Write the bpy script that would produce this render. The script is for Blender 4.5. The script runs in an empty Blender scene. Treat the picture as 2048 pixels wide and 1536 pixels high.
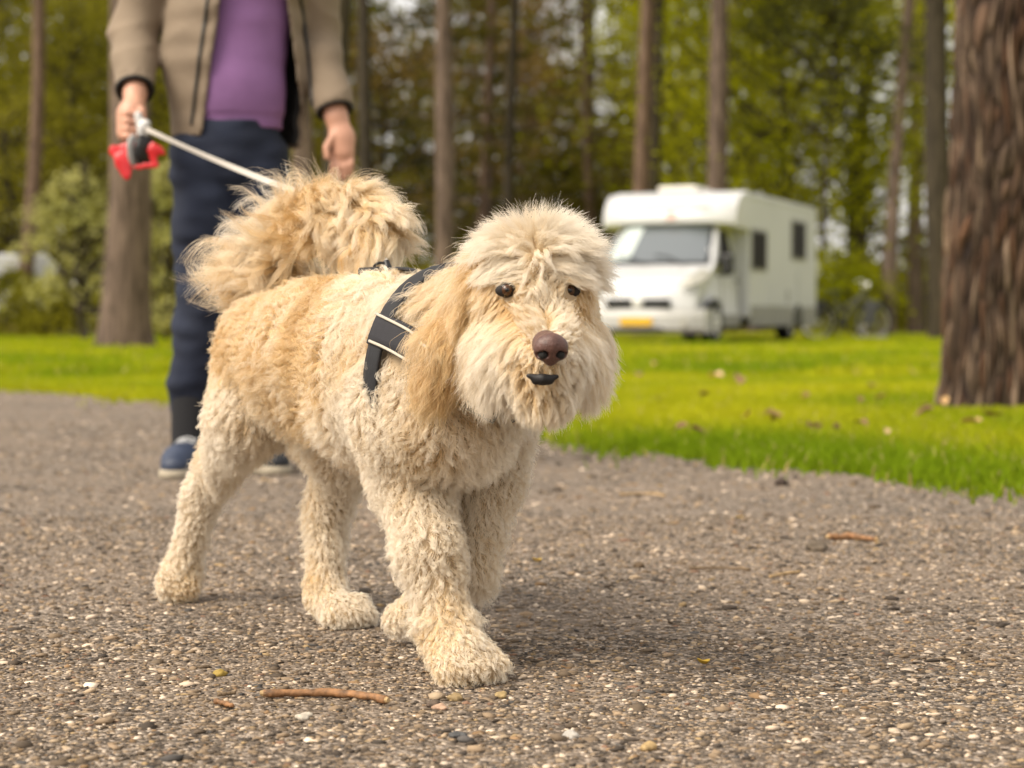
import bpy, bmesh, math, random
import numpy as np
from mathutils import Vector, Matrix
from mathutils.kdtree import KDTree
from mathutils.bvhtree import BVHTree

random.seed(7)
rng = np.random.default_rng(7)
R = math.radians
S = bpy.context.scene
COL = S.collection

# ------------------------------------------------------------------ camera
F_PX = 3982.0                    # focal length in pixels of a 2048 wide frame (70 mm)
CAM_H = 0.42
PITCH = math.atan((768 - 635) / F_PX)
cam_d = bpy.data.cameras.new("camera")
cam_d.sensor_width = 36.0
cam_d.lens = F_PX / 2048 * 36.0
cam_d.clip_start = 0.05
cam_d.clip_end = 3000
cam_d.dof.use_dof = True
cam_d.dof.focus_distance = 2.33
cam_d.dof.aperture_fstop = 5.6
cam_d.dof.aperture_blades = 0
cam = bpy.data.objects.new("camera", cam_d)
cam.location = (0, 0, CAM_H)
cam.rotation_euler = (math.pi / 2 - PITCH, 0, 0)
COL.objects.link(cam)
S.camera = cam

# ------------------------------------------------------------------ light
SUN_EL, SUN_AZ = R(48), R(-62)   # azimuth from +Y towards +X seen from above; light from the left, a little behind the camera
SUN_DIR = Vector((-0.72, -0.42, 0.0)).normalized() * math.cos(SUN_EL) + Vector((0, 0, math.sin(SUN_EL)))
w = bpy.data.worlds.new("World")
S.world = w
w.use_nodes = True
nt = w.node_tree
bg = nt.nodes["Background"]
sky = nt.nodes.new("ShaderNodeTexSky")
sky.sky_type = 'NISHITA'
sky.sun_disc = False
sky.sun_elevation = SUN_EL
sky.sun_rotation = math.atan2(SUN_DIR.x, SUN_DIR.y)
sky.air_density = 1.0
sky.dust_density = 6.0
sky.ozone_density = 0.5
hs = nt.nodes.new("ShaderNodeHueSaturation")       # thin overcast: the blue is mostly washed out
hs.inputs['Saturation'].default_value = 0.22
nt.links.new(sky.outputs[0], hs.inputs['Color'])
mx = nt.nodes.new("ShaderNodeMix")
mx.data_type = 'RGBA'
mx.blend_type = 'MULTIPLY'
mx.inputs[0].default_value = 1.0
mx.inputs[7].default_value = (1.0, 0.955, 0.90, 1)
nt.links.new(hs.outputs[0], mx.inputs[6])
cl = nt.nodes.new("ShaderNodeMix")                    # an even deck of bright cloud over most of the sky
cl.data_type = 'RGBA'
cl.inputs[0].default_value = 0.25
cl.inputs[7].default_value = (17.5, 16.8, 15.8, 1)
nt.links.new(mx.outputs[2], cl.inputs[6])
nt.links.new(cl.outputs[2], bg.inputs['Color'])
bg.inputs['Strength'].default_value = 0.15

sun_d = bpy.data.lights.new("sun", 'SUN')
sun_d.energy = 3.5
sun_d.angle = R(30)
sun_d.color = (1.0, 0.90, 0.74)
sun = bpy.data.objects.new("sun", sun_d)
sun.rotation_euler = SUN_DIR.to_track_quat('Z', 'Y').to_euler()
sun.location = (0, 0, 30)
COL.objects.link(sun)

S.view_settings.view_transform = 'Standard'
S.view_settings.look = 'None'
S.view_settings.gamma = 1
S.view_settings.use_curve_mapping = False
S.view_settings.exposure = 0.14
S.render.engine = 'CYCLES'
S.cycles.use_denoising = True
S.cycles.denoiser = 'OPENIMAGEDENOISE'
S.cycles.max_bounces = 10
S.cycles.diffuse_bounces = 3
S.cycles.glossy_bounces = 3
S.cycles.transmission_bounces = 8
S.cycles.transparent_max_bounces = 8
S.cycles.sample_clamp_indirect = 6
S.cycles_curves.shape = 'RIBBONS'

# ------------------------------------------------------------------ helpers
_cp, _sp = math.cos(PITCH), math.sin(PITCH)

def P(px, py, d):
    """point of the place seen at pixel px, py of the 2048x1536 photograph, d metres in front of the camera"""
    u = (px - 1024) / F_PX
    v = (768 - py) / F_PX
    x, y, z = u, _cp + v * _sp, -_sp + v * _cp
    s = d / y
    return np.array([x * s, d, CAM_H + z * s])

def ground_d(py):
    v = (768 - py) / F_PX
    y, z = _cp + v * _sp, -_sp + v * _cp
    return -CAM_H / z * y

def G(px, py):
    return P(px, py, ground_d(py))

def nrm(v):
    v = np.asarray(v, float)
    return v / (np.linalg.norm(v, axis=-1, keepdims=True) + 1e-12)

def mesh_np(name, verts, faces, smooth=False):
    verts = np.asarray(verts, np.float32).reshape(-1, 3)
    faces = np.asarray(faces, np.int32)
    k = faces.shape[1]
    me = bpy.data.meshes.new(name)
    me.vertices.add(len(verts))
    me.vertices.foreach_set("co", verts.ravel())
    me.loops.add(faces.size)
    me.loops.foreach_set("vertex_index", faces.ravel())
    me.polygons.add(len(faces))
    me.polygons.foreach_set("loop_start", np.arange(0, faces.size, k, dtype=np.int32))
    me.update(calc_edges=True)
    if smooth:
        me.polygons.foreach_set("use_smooth", np.ones(len(faces), bool))
    return me

def link(name, me, mat=None, parent=None, loc=None):
    o = bpy.data.objects.new(name, me)
    if mat is not None:
        me.materials.append(mat)
    COL.objects.link(o)
    if parent is not None:
        o.parent = parent
    if loc is not None:
        o.location = loc
    return o

def tag(o, label=None, cat=None, group=None, kind=None):
    if label: o['label'] = label
    if cat: o['category'] = cat
    if group: o['group'] = group
    if kind: o['kind'] = kind
    return o

def empty(name, loc=(0, 0, 0), rz=0.0):
    o = bpy.data.objects.new(name, None)
    o.empty_display_size = 0.1
    o.location = loc
    o.rotation_euler = (0, 0, rz)
    COL.objects.link(o)
    return o

def fbm(p, freq, seed, n=10):
    """smooth sum-of-waves noise, about -1..1"""
    r = np.random.default_rng(seed)
    p = np.asarray(p)
    out = np.zeros(p.shape[:-1])
    for i in range(n):
        d = nrm(r.normal(size=p.shape[-1]))
        out += np.sin((p @ d) * freq * (0.6 + 1.3 * r.random()) + r.random() * 6.28)
    return out / math.sqrt(n) * 0.9

class MB:
    """collects simple shapes; build() links them as one mesh"""
    def __init__(self):
        self.bm = bmesh.new()
    def box(self, c, size, rot=None, bevel=0.0):
        r = bmesh.ops.create_cube(self.bm, size=1.0)
        vs = r['verts']
        bmesh.ops.scale(self.bm, vec=size, verts=vs)
        if bevel:
            es = list({e for v in vs for e in v.link_edges})
            b = bmesh.ops.bevel(self.bm, geom=es, offset=bevel, segments=2, affect='EDGES', profile=0.5)
            vs = list({v for f in b['faces'] for v in f.verts} | {v for v in vs if v.is_valid})
        if rot is not None:
            bmesh.ops.rotate(self.bm, cent=(0, 0, 0), matrix=rot, verts=vs)
        bmesh.ops.translate(self.bm, vec=c, verts=vs)
        return self
    def tube(self, pts, rad, seg=8, closed=False, cap=True):
        pts = [Vector(p) for p in pts]
        n = len(pts)
        rads = rad if hasattr(rad, '__len__') else [rad] * n
        rings = []
        up = None
        for i, p in enumerate(pts):
            if closed:
                t = (pts[(i + 1) % n] - pts[i - 1]).normalized()
            else:
                t = (pts[min(i + 1, n - 1)] - pts[max(i - 1, 0)]).normalized()
            if up is None:
                a = Vector((0, 0, 1)) if abs(t.z) < 0.9 else Vector((1, 0, 0))
                up = (a - t * a.dot(t)).normalized()
            else:
                up = (up - t * up.dot(t)).normalized()
            b = t.cross(up)
            rings.append([self.bm.verts.new(p + (up * math.cos(2 * math.pi * k / seg) + b * math.sin(2 * math.pi * k / seg)) * rads[i]) for k in range(seg)])
        for i in range(n if closed else n - 1):
            A, B = rings[i], rings[(i + 1) % n]
            for k in range(seg):
                self.bm.faces.new((A[k], A[(k + 1) % seg], B[(k + 1) % seg], B[k]))
        if cap and not closed:
            self.bm.faces.new(rings[0][::-1])
            self.bm.faces.new(rings[-1])
        return self
    def prism(self, poly, y0, y1, plane='xz', bevel=0.0):
        """extrude a closed polygon"""
        def mk(a, b, t):
            return (a, t, b) if plane == 'xz' else ((t, a, b) if plane == 'yz' else (a, b, t))
        A = [self.bm.verts.new(mk(a, b, y0)) for a, b in poly]
        B = [self.bm.verts.new(mk(a, b, y1)) for a, b in poly]
        n = len(poly)
        fs = [self.bm.faces.new(A), self.bm.faces.new(B[::-1])]
        for i in range(n):
            fs.append(self.bm.faces.new((A[i], B[i], B[(i + 1) % n], A[(i + 1) % n])))
        bmesh.ops.recalc_face_normals(self.bm, faces=fs)
        if bevel:
            es = list({e for f in fs for e in f.edges})
            bmesh.ops.bevel(self.bm, geom=es, offset=bevel, segments=2, affect='EDGES', profile=0.5)
        return self
    def lathe(self, prof, c, axis='z', seg=24):
        """prof: list of (radius, height)"""
        c = Vector(c)
        rings = []
        for r_, h in prof:
            ring = []
            for k in range(seg):
                a = 2 * math.pi * k / seg
                x, y = r_ * math.cos(a), r_ * math.sin(a)
                v = {'z': (x, y, h), 'y': (x, h, y), 'x': (h, x, y)}[axis]
                ring.append(self.bm.verts.new(c + Vector(v)))
            rings.append(ring)
        for A, B in zip(rings, rings[1:]):
            for k in range(seg):
                self.bm.faces.new((A[k], A[(k + 1) % seg], B[(k + 1) % seg], B[k]))
        self.bm.faces.new(rings[0][::-1])
        self.bm.faces.new(rings[-1])
        return self
    def quad(self, pts):
        self.bm.faces.new([self.bm.verts.new(p) for p in pts])
        return self
    def build(self, name, mat, parent=None, smooth=False, recalc=True):
        me = bpy.data.meshes.new(name)
        if recalc:
            bmesh.ops.recalc_face_normals(self.bm, faces=self.bm.faces[:])
        self.bm.to_mesh(me)
        self.bm.free()
        if smooth:
            me.polygons.foreach_set("use_smooth", np.ones(len(me.polygons), bool))
        return link(name, me, mat, parent)

# ------------------------------------------------------------------ signed distance shapes -> one continuous mesh
def cone(a, ra, b, rb, flat=None, k=None, tag=''):
    return dict(a=np.asarray(a, float), b=np.asarray(b, float), ra=ra, rb=rb, flat=flat, k=k, tag=tag)

def prim_d(p, q):
    ab = q['b'] - q['a']
    pa = p - q['a']
    L = float(ab @ ab) + 1e-12
    t = np.clip((pa @ ab) / L, 0, 1)
    v = pa - t[..., None] * ab
    if q['flat'] is not None:
        for ax, s in q['flat']:
            ax = nrm(ax)
            c = v @ ax
            v = v + c[..., None] * ax * (s - 1)
    return np.linalg.norm(v, axis=-1) - (q['ra'] + t * (q['rb'] - q['ra']))

def smin(a, b, k):
    h = np.clip(0.5 + 0.5 * (b - a) / k, 0, 1)
    return b + (a - b) * h - k * h * (1 - h)

def sdf_grid(prims, voxel, k, pad=0.02, lo=None, hi=None):
    if lo is None:
        lo = np.min([np.minimum(q['a'] - q['ra'], q['b'] - q['rb']) for q in prims], axis=0) - pad
        hi = np.max([np.maximum(q['a'] + q['ra'], q['b'] + q['rb']) for q in prims], axis=0) + pad
    n = np.ceil((np.asarray(hi) - lo) / voxel).astype(int) + 1
    D = np.full(n, 0.5, np.float32)
    for q in prims:
        kk = q['k'] or k
        m = kk * 1.5 + voxel * 3
        l = np.minimum(q['a'] - q['ra'], q['b'] - q['rb']) - m
        h = np.maximum(q['a'] + q['ra'], q['b'] + q['rb']) + m
        i0 = np.clip(np.floor((l - lo) / voxel).astype(int), 0, n)
        i1 = np.clip(np.ceil((h - lo) / voxel).astype(int) + 1, 0, n)
        if np.any(i1 <= i0):
            continue
        gx, gy, gz = [lo[j] + voxel * np.arange(i0[j], i1[j]) for j in range(3)]
        X = np.stack(np.meshgrid(gx, gy, gz, indexing='ij'), -1)
        sl = tuple(slice(i0[j], i1[j]) for j in range(3))
        D[sl] = smin(D[sl], prim_d(X, q), kk)
    return D, np.asarray(lo, float)

def grid_pts(D, lo, voxel):
    return np.stack(np.meshgrid(*[lo[j] + voxel * np.arange(D.shape[j]) for j in range(3)], indexing='ij'), -1)

def surface_nets(D, lo, voxel):
    ins = D < 0
    nx, ny, nz = D.shape
    c = np.zeros((nx - 1, ny - 1, nz - 1), np.uint8)
    offs = [(i, j, k) for i in (0, 1) for j in (0, 1) for k in (0, 1)]
    for i, j, k in offs:
        c += ins[i:nx - 1 + i, j:ny - 1 + j, k:nz - 1 + k]
    act = np.argwhere((c > 0) & (c < 8))
    idx = -np.ones(c.shape, np.int64)
    idx[tuple(act.T)] = np.arange(len(act))
    acc = np.zeros((len(act), 3))
    cnt = np.zeros(len(act))
    for a in offs:
        for ax in range(3):
            if a[ax] == 1:
                continue
            b = list(a); b[ax] = 1
            da = D[tuple((act + a).T)]
            db = D[tuple((act + b).T)]
            m = (da < 0) != (db < 0)
            t = np.where(m, da / np.where(m, da - db, 1), 0)
            p = act + np.array(a)
            p = p.astype(float)
            p[:, ax] += t
            acc[m] += p[m]
            cnt[m] += 1
    V = lo + voxel * acc / cnt[:, None]
    quads = []
    for ax in range(3):
        u, v = (ax + 1) % 3, (ax + 2) % 3
        sl0 = [slice(None)] * 3; sl1 = [slice(None)] * 3
        sl0[ax] = slice(0, -1); sl1[ax] = slice(1, None)
        e = np.argwhere(ins[tuple(sl0)] != ins[tuple(sl1)])
        ok = (e[:, u] > 0) & (e[:, v] > 0) & (e[:, u] < D.shape[u] - 1) & (e[:, v] < D.shape[v] - 1)
        e = e[ok]
        def cell(du, dv):
            q = e.copy(); q[:, u] += du; q[:, v] += dv
            return idx[tuple(q.T)]
        Q = np.stack([cell(-1, -1), cell(0, -1), cell(0, 0), cell(-1, 0)], 1)
        flip = ~ins[tuple(e.T)]
        Q[flip] = Q[flip][:, ::-1]
        quads.append(Q)
    Q = np.concatenate(quads)
    Q = Q[(Q >= 0).all(1)]
    return V, Q

def sdf_mesh(name, prims, voxel, k, warp=None):
    D, lo = sdf_grid(prims, voxel, k)
    if warp is not None:
        m = np.abs(D) < 0.04
        X = grid_pts(D, lo, voxel)
        D[m] += warp(X[m])
    V, Q = surface_nets(D, lo, voxel)
    return mesh_np(name, V, Q, smooth=True)

def tri_soup(me):
    me.calc_loop_triangles()
    V = np.zeros(len(me.vertices) * 3, np.float32); me.vertices.foreach_get("co", V); V = V.reshape(-1, 3)
    T = np.zeros(len(me.loop_triangles) * 3, np.int32); me.loop_triangles.foreach_get("vertices", T); T = T.reshape(-1, 3)
    N = np.zeros_like(V)
    fn = np.cross(V[T[:, 1]] - V[T[:, 0]], V[T[:, 2]] - V[T[:, 0]])
    for j in range(3):
        np.add.at(N, T[:, j], fn)
    return V.astype(float), T, nrm(N)

# ------------------------------------------------------------------ materials
def new_mat(name):
    m = bpy.data.materials.new(name)
    m.use_nodes = True
    t = m.node_tree
    return m, t, t.nodes["Principled BSDF"]

def nd(t, typ, **kw):
    n = t.nodes.new(typ)
    for k, v in kw.items():
        setattr(n, k, v)
    return n

def simple(name, col, rough=0.6, metal=0.0, spec=0.5, noise=None, bump=None, coat=0.0, trans=0.0):
    """noise=(scale, amount) varies the colour, bump=(scale, strength, distance)"""
    m, t, b = new_mat(name)
    b.inputs['Base Color'].default_value = (*col, 1)
    b.inputs['Roughness'].default_value = rough
    b.inputs['Metallic'].default_value = metal
    b.inputs['Specular IOR Level'].default_value = spec
    b.inputs['Coat Weight'].default_value = coat
    b.inputs['Transmission Weight'].default_value = trans
    tc = nd(t, "ShaderNodeTexCoord")
    if noise:
        n = nd(t, "ShaderNodeTexNoise")
        n.inputs['Scale'].default_value = noise[0]
        n.inputs['Detail'].default_value = 6
        t.links.new(tc.outputs['Object'], n.inputs['Vector'])
        r = nd(t, "ShaderNodeMapRange")
        r.inputs[1].default_value = 0.3; r.inputs[2].default_value = 0.7
        r.inputs[3].default_value = 1 - noise[1]; r.inputs[4].default_value = 1 + noise[1]
        t.links.new(n.outputs[0], r.inputs[0])
        mm = nd(t, "ShaderNodeMix", data_type='RGBA', blend_type='MULTIPLY')
        mm.inputs[0].default_value = 1
        mm.inputs[6].default_value = (*col, 1)
        t.links.new(r.outputs[0], mm.inputs[7])
        t.links.new(mm.outputs[2], b.inputs['Base Color'])
    if bump:
        n = nd(t, "ShaderNodeTexNoise")
        n.inputs['Scale'].default_value = bump[0]
        n.inputs['Detail'].default_value = 8
        t.links.new(tc.outputs['Object'], n.inputs['Vector'])
        bp = nd(t, "ShaderNodeBump")
        bp.inputs['Strength'].default_value = bump[1]
        bp.inputs['Distance'].default_value = bump[2]
        t.links.new(n.outputs[0], bp.inputs['Height'])
        t.links.new(bp.outputs[0], b.inputs['Normal'])
    return m

def ramp(t, stops):
    r = nd(t, "ShaderNodeValToRGB")
    e = r.color_ramp.elements
    while len(e) < len(stops):
        e.new(0.5)
    for x, (pos, c) in zip(e, stops):
        x.position = pos
        x.color = (*c, 1)
    return r

def leaf_mat(name, c0, c1, transl=0.45, scale=0.6):
    """leaves: colour drifts over the plant, part of the light passes through"""
    m, t, b = new_mat(name)
    tc = nd(t, "ShaderNodeTexCoord")
    n = nd(t, "ShaderNodeTexNoise")
    n.inputs['Scale'].default_value = scale
    n.inputs['Detail'].default_value = 5
    n.inputs['Roughness'].default_value = 0.7
    t.links.new(tc.outputs['Object'], n.inputs['Vector'])
    oi = nd(t, "ShaderNodeObjectInfo")
    ad = nd(t, "ShaderNodeMath", operation='MULTIPLY_ADD')
    ad.inputs[1].default_value = 0.22
    t.links.new(oi.outputs['Random'], ad.inputs[0])
    t.links.new(n.outputs[0], ad.inputs[2])
    r = ramp(t, [(0.38, c0), (0.82, c1)])
    t.links.new(ad.outputs[0], r.inputs[0])
    d = nd(t, "ShaderNodeBsdfDiffuse")
    tr = nd(t, "ShaderNodeBsdfTranslucent")
    mix = nd(t, "ShaderNodeMixShader")
    mix.inputs[0].default_value = transl
    t.links.new(r.outputs[0], d.inputs[0])
    t.links.new(r.outputs[0], tr.inputs[0])
    t.links.new(d.outputs[0], mix.inputs[1])
    t.links.new(tr.outputs[0], mix.inputs[2])
    out = t.nodes["Material Output"]
    t.nodes.remove(b)
    t.links.new(mix.outputs[0], out.inputs[0])
    return m

def bark_mat(name, dark, light, sx=14, sz=2.2, bump=0.02):
    m, t, b = new_mat(name)
    tc = nd(t, "ShaderNodeTexCoord")
    mp = nd(t, "ShaderNodeMapping")
    mp.inputs['Scale'].default_value = (sx, sx, sz)
    t.links.new(tc.outputs['Object'], mp.inputs[0])
    n = nd(t, "ShaderNodeTexNoise")
    n.inputs['Scale'].default_value = 1.0
    n.inputs['Detail'].default_value = 7
    n.inputs['Roughness'].default_value = 0.65
    t.links.new(mp.outputs[0], n.inputs['Vector'])
    r = ramp(t, [(0.35, dark), (0.68, light)])
    t.links.new(n.outputs[0], r.inputs[0])
    t.links.new(r.outputs[0], b.inputs['Base Color'])
    b.inputs['Roughness'].default_value = 0.9
    b.inputs['Specular IOR Level'].default_value = 0.15
    bp = nd(t, "ShaderNodeBump")
    bp.inputs['Strength'].default_value = 0.8
    bp.inputs['Distance'].default_value = bump
    t.links.new(n.outputs[0], bp.inputs['Height'])
    t.links.new(bp.outputs[0], b.inputs['Normal'])
    return m

def attr_mat(name, attr, rough=0.85, spec=0.2, bump=None):
    """colour from a per-piece attribute"""
    m, t, b = new_mat(name)
    a = nd(t, "ShaderNodeAttribute", attribute_name=attr)
    t.links.new(a.outputs['Color'], b.inputs['Base Color'])
    b.inputs['Roughness'].default_value = rough
    b.inputs['Specular IOR Level'].default_value = spec
    if bump:
        tc = nd(t, "ShaderNodeTexCoord")
        n = nd(t, "ShaderNodeTexNoise")
        n.inputs['Scale'].default_value = bump[0]
        t.links.new(tc.outputs['Object'], n.inputs['Vector'])
        bp = nd(t, "ShaderNodeBump")
        bp.inputs['Strength'].default_value = bump[1]
        bp.inputs['Distance'].default_value = bump[2]
        t.links.new(n.outputs[0], bp.inputs['Height'])
        t.links.new(bp.outputs[0], b.inputs['Normal'])
    return m

# ================================================================== GROUND
def poly_sheet(name, pts, z, mat):
    bm = bmesh.new()
    bm.faces.new([bm.verts.new((x, y, z)) for x, y in pts])
    bmesh.ops.triangulate(bm, faces=bm.faces[:])
    bmesh.ops.recalc_face_normals(bm, faces=bm.faces[:])
    for f in bm.faces:
        if f.normal.z < 0: f.normal_flip()
    me = bpy.data.meshes.new(name); bm.to_mesh(me); bm.free()
    return tag(link(name, me, mat), kind='structure')

def ground_material(name, stops, scale, bump, fine=None):
    m, t, b = new_mat(name)
    tc = nd(t, "ShaderNodeTexCoord")
    n = nd(t, "ShaderNodeTexNoise")
    n.inputs['Scale'].default_value = scale
    n.inputs['Detail'].default_value = 9
    n.inputs['Roughness'].default_value = 0.66
    t.links.new(tc.outputs['Object'], n.inputs['Vector'])
    r = ramp(t, stops)
    t.links.new(n.outputs[0], r.inputs[0])
    t.links.new(r.outputs[0], b.inputs['Base Color'])
    b.inputs['Roughness'].default_value = 0.95
    b.inputs['Specular IOR Level'].default_value = 0.1
    n2 = nd(t, "ShaderNodeTexNoise")
    n2.inputs['Scale'].default_value = scale * 25
    t.links.new(tc.outputs['Object'], n2.inputs['Vector'])
    bp = nd(t, "ShaderNodeBump")
    bp.inputs['Strength'].default_value = 0.7
    bp.inputs['Distance'].default_value = bump
    t.links.new(n2.outputs[0], bp.inputs['Height'])
    t.links.new(bp.outputs[0], b.inputs['Normal'])
    return m

M_forest = ground_material("forest_floor", [(0.3, (0.05, 0.035, 0.018)), (0.55, (0.09, 0.085, 0.02)), (0.75, (0.10, 0.13, 0.02))], 0.35, 0.06)
M_lawn = ground_material("lawn_soil", [(0.3, (0.22, 0.24, 0.012)), (0.5, (0.34, 0.34, 0.012)), (0.72, (0.27, 0.30, 0.012))], 0.8, 0.04)

GRASS_C0 = (0.17, 0.25, 0.010)
GRASS_C1 = (0.40, 0.40, 0.016)

poly_sheet("ground", [(-900, -300), (900, -300), (900, 1500), (-900, 1500)], -0.008, M_forest)
poly_sheet("lawn", [(-30, -2), (30, -2), (32, 30), (26, 60), (8, 58), (4, 52), (-6, 44), (-13, 39), (-30, 38)], -0.004, M_lawn)

# the edge between path and lawn, read off the photograph and carried on out of the frame
EDGE = np.array([[-14, 24], [-6.5, 16.5], [-2.96, 11.6], [-1.74, 10.0], [-0.75, 8.4], [0.065, 7.1], [0.43, 6.2], [0.69, 5.77],
                 [0.97, 5.3], [1.30, 5.02], [2.2, 4.4], [4.5, 3.2], [9, 0.5], [14, -3]])

def edge_y(x):
    return np.interp(x, EDGE[:, 0], EDGE[:, 1]) + 0.10 * np.sin(x * 5.1 + 1.0) * np.sin(x * 2.3) + 0.05 * np.sin(x * 17.0)

def path_material():
    m, t, b = new_mat("gravel_bed")
    tc = nd(t, "ShaderNodeTexCoord")
    v = nd(t, "ShaderNodeTexVoronoi")
    v.inputs['Scale'].default_value = 190
    v.inputs['Randomness'].default_value = 1
    v2 = nd(t, "ShaderNodeTexVoronoi")
    v2.inputs['Scale'].default_value = 75
    for q in (v, v2):
        t.links.new(tc.outputs['Object'], q.inputs['Vector'])
    def grey(col):
        s = nd(t, "ShaderNodeSeparateColor")
        t.links.new(col, s.inputs[0])
        return s.outputs[0]
    stops = [(0.0, (0.022, 0.017, 0.013)), (0.35, (0.070, 0.054, 0.041)), (0.6, (0.145, 0.112, 0.084)), (0.82, (0.28, 0.22, 0.165)), (1.0, (0.54, 0.45, 0.37))]
    r1 = ramp(t, stops); t.links.new(grey(v.outputs['Color']), r1.inputs[0])
    r2 = ramp(t, stops); t.links.new(grey(v2.outputs['Color']), r2.inputs[0])
    n = nd(t, "ShaderNodeTexNoise"); n.inputs['Scale'].default_value = 1.7; n.inputs['Detail'].default_value = 6
    t.links.new(tc.outputs['Object'], n.inputs['Vector'])
    mx1 = nd(t, "ShaderNodeMix", data_type='RGBA'); mx1.inputs[0].default_value = 0.3
    t.links.new(r1.outputs[0], mx1.inputs[6]); t.links.new(r2.outputs[0], mx1.inputs[7])
    dirt = nd(t, "ShaderNodeMix", data_type='RGBA')
    rr = nd(t, "ShaderNodeMapRange"); rr.inputs[1].default_value = 0.42; rr.inputs[2].default_value = 0.66
    rr.inputs[3].default_value = 0.0; rr.inputs[4].default_value = 0.6
    t.links.new(n.outputs[0], rr.inputs[0]); t.links.new(rr.outputs[0], dirt.inputs[0])
    t.links.new(mx1.outputs[2], dirt.inputs[6]); dirt.inputs[7].default_value = (0.225, 0.172, 0.128, 1)
    t.links.new(dirt.outputs[2], b.inputs['Base Color'])
    b.inputs['Roughness'].default_value = 0.9
    b.inputs['Specular IOR Level'].default_value = 0.25
    ad = nd(t, "ShaderNodeMath", operation='ADD')
    t.links.new(v.outputs['Distance'], ad.inputs[0]); t.links.new(v2.outputs['Distance'], ad.inputs[1])
    bp = nd(t, "ShaderNodeBump", invert=True)
    bp.inputs['Strength'].default_value = 1.0; bp.inputs['Distance'].default_value = 0.004
    t.links.new(ad.outputs[0], bp.inputs['Height']); t.links.new(bp.outputs[0], b.inputs['Normal'])
    return m

ex = np.arange(-14, 14.01, 0.04)
poly_sheet("path", [(x, y) for x, y in zip(ex, edge_y(ex))] + [(14, -4), (-14, -4)], 0.0, path_material())

# ---- loose gravel: countless chips pressed into the path
def stones(n, dlo, dhi, size_mu, seed):
    r = np.random.default_rng(seed)
    d = np.sqrt(r.uniform(dlo ** 2, dhi ** 2, n))
    x = r.uniform(-1, 1, n) * (d * 0.285 + 0.25)
    keep = d < edge_y(x) - 0.02 + 0.12 * r.normal(size=n)
    d, x = d[keep], x[keep]
    n = len(x)
    s = size_mu * np.exp(r.normal(0, 0.50, n)) * 0.5
    s = np.minimum(s, 0.011)
    return np.stack([x, d], 1), s

ico = bmesh.new(); bmesh.ops.create_icosphere(ico, subdivisions=1, radius=1)
IV = np.array([v.co[:] for v in ico.verts]); IF = np.array([[v.index for v in f.verts] for f in ico.faces]); ico.free()

PAL = np.array([[0.055, 0.046, 0.038], [0.09, 0.072, 0.054], [0.14, 0.112, 0.082], [0.20, 0.158, 0.112], [0.26, 0.205, 0.145], [0.34, 0.28, 0.205],
                [0.47, 0.41, 0.34], [0.60, 0.54, 0.47], [0.22, 0.15, 0.085], [0.19, 0.12, 0.085], [0.075, 0.075, 0.078], [0.30, 0.23, 0.13]])
PW = np.array([0.16, 0.17, 0.14, 0.14, 0.13, 0.11, 0.09, 0.05, 0.03, 0.02, 0.04, 0.025]); PW = PW / PW.sum()

def stone_mesh(name, xy, s, seed):
    r = np.random.default_rng(seed)
    n = len(s)
    sc = np.stack([s * r.uniform(0.8, 1.5, n), s * r.uniform(0.7, 1.1, n), s * r.uniform(0.22, 0.5, n)], 1)
    V = IV[None] * (1 + r.uniform(-0.28, 0.28, (n, 12, 1)))
    V = V * sc[:, None, :]
    a = r.uniform(0, 6.283, n); tl = r.normal(0, 0.22, n)
    c_, s_ = np.cos(tl), np.sin(tl)
    y = V[..., 1] * c_[:, None] - V[..., 2] * s_[:, None]; z = V[..., 1] * s_[:, None] + V[..., 2] * c_[:, None]
    x = V[..., 0]
    X = x * np.cos(a)[:, None] - y * np.sin(a)[:, None] + xy[:, 0:1]
    Y = x * np.sin(a)[:, None] + y * np.cos(a)[:, None] + xy[:, 1:2]
    Z = z + (sc[:, 2] * r.uniform(-0.2, 0.5, n))[:, None]
    V = np.stack([X, Y, Z], -1).reshape(-1, 3)
    F = (IF[None] + 12 * np.arange(n)[:, None, None]).reshape(-1, 3)
    me = mesh_np(name, V, F)
    c = np.array([1.00, 0.90, 0.80]) * PAL[r.choice(len(PAL), n, p=PW)] * r.uniform(0.75, 1.25, (n, 1))
    c = np.repeat(np.concatenate([c, np.ones((n, 1))], 1), 12, 0)
    at = me.attributes.new("stone_colour", 'FLOAT_COLOR', 'POINT')
    at.data.foreach_set("color", c.astype(np.float32).ravel())
    return me

M_stone = attr_mat("stone_chips", "stone_colour", 0.8, 0.3, bump=(900, 0.4, 0.001))
parts = [stones(42000, 1.55, 2.6, 0.0040, 11), stones(38000, 2.6, 4.2, 0.0045, 12), stones(16000, 4.2, 8, 0.0075, 13), stones(3500, 8, 12.5, 0.010, 14)]
link("gravel", stone_mesh("gravel", np.concatenate([p[0] for p in parts]), np.concatenate([p[1] for p in parts]), 3), M_stone)
tag(bpy.data.objects["gravel"], kind='stuff')

SHADOW_C = (3.36, 34.3); SHADOW_H = (-.368, -.930)
uh, uv_ = np.array(SHADOW_H), np.array([.930, -.368])
poly_sheet("motorhome_shadow", [tuple(np.array(SHADOW_C) + uh * a_ + uv_ * b_) for a_, b_ in ((-4, -1.5), (4, -1.5), (4.1, 1.4), (-4, 1.5))], 0.0, ground_material("painted_shadow", [(0.3, (0.06, 0.042, 0.028)), (0.7, (0.13, 0.095, 0.06))], 2.0, 0.02))  # brown sheet that paints in the motorhome's shadow on the ground
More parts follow.
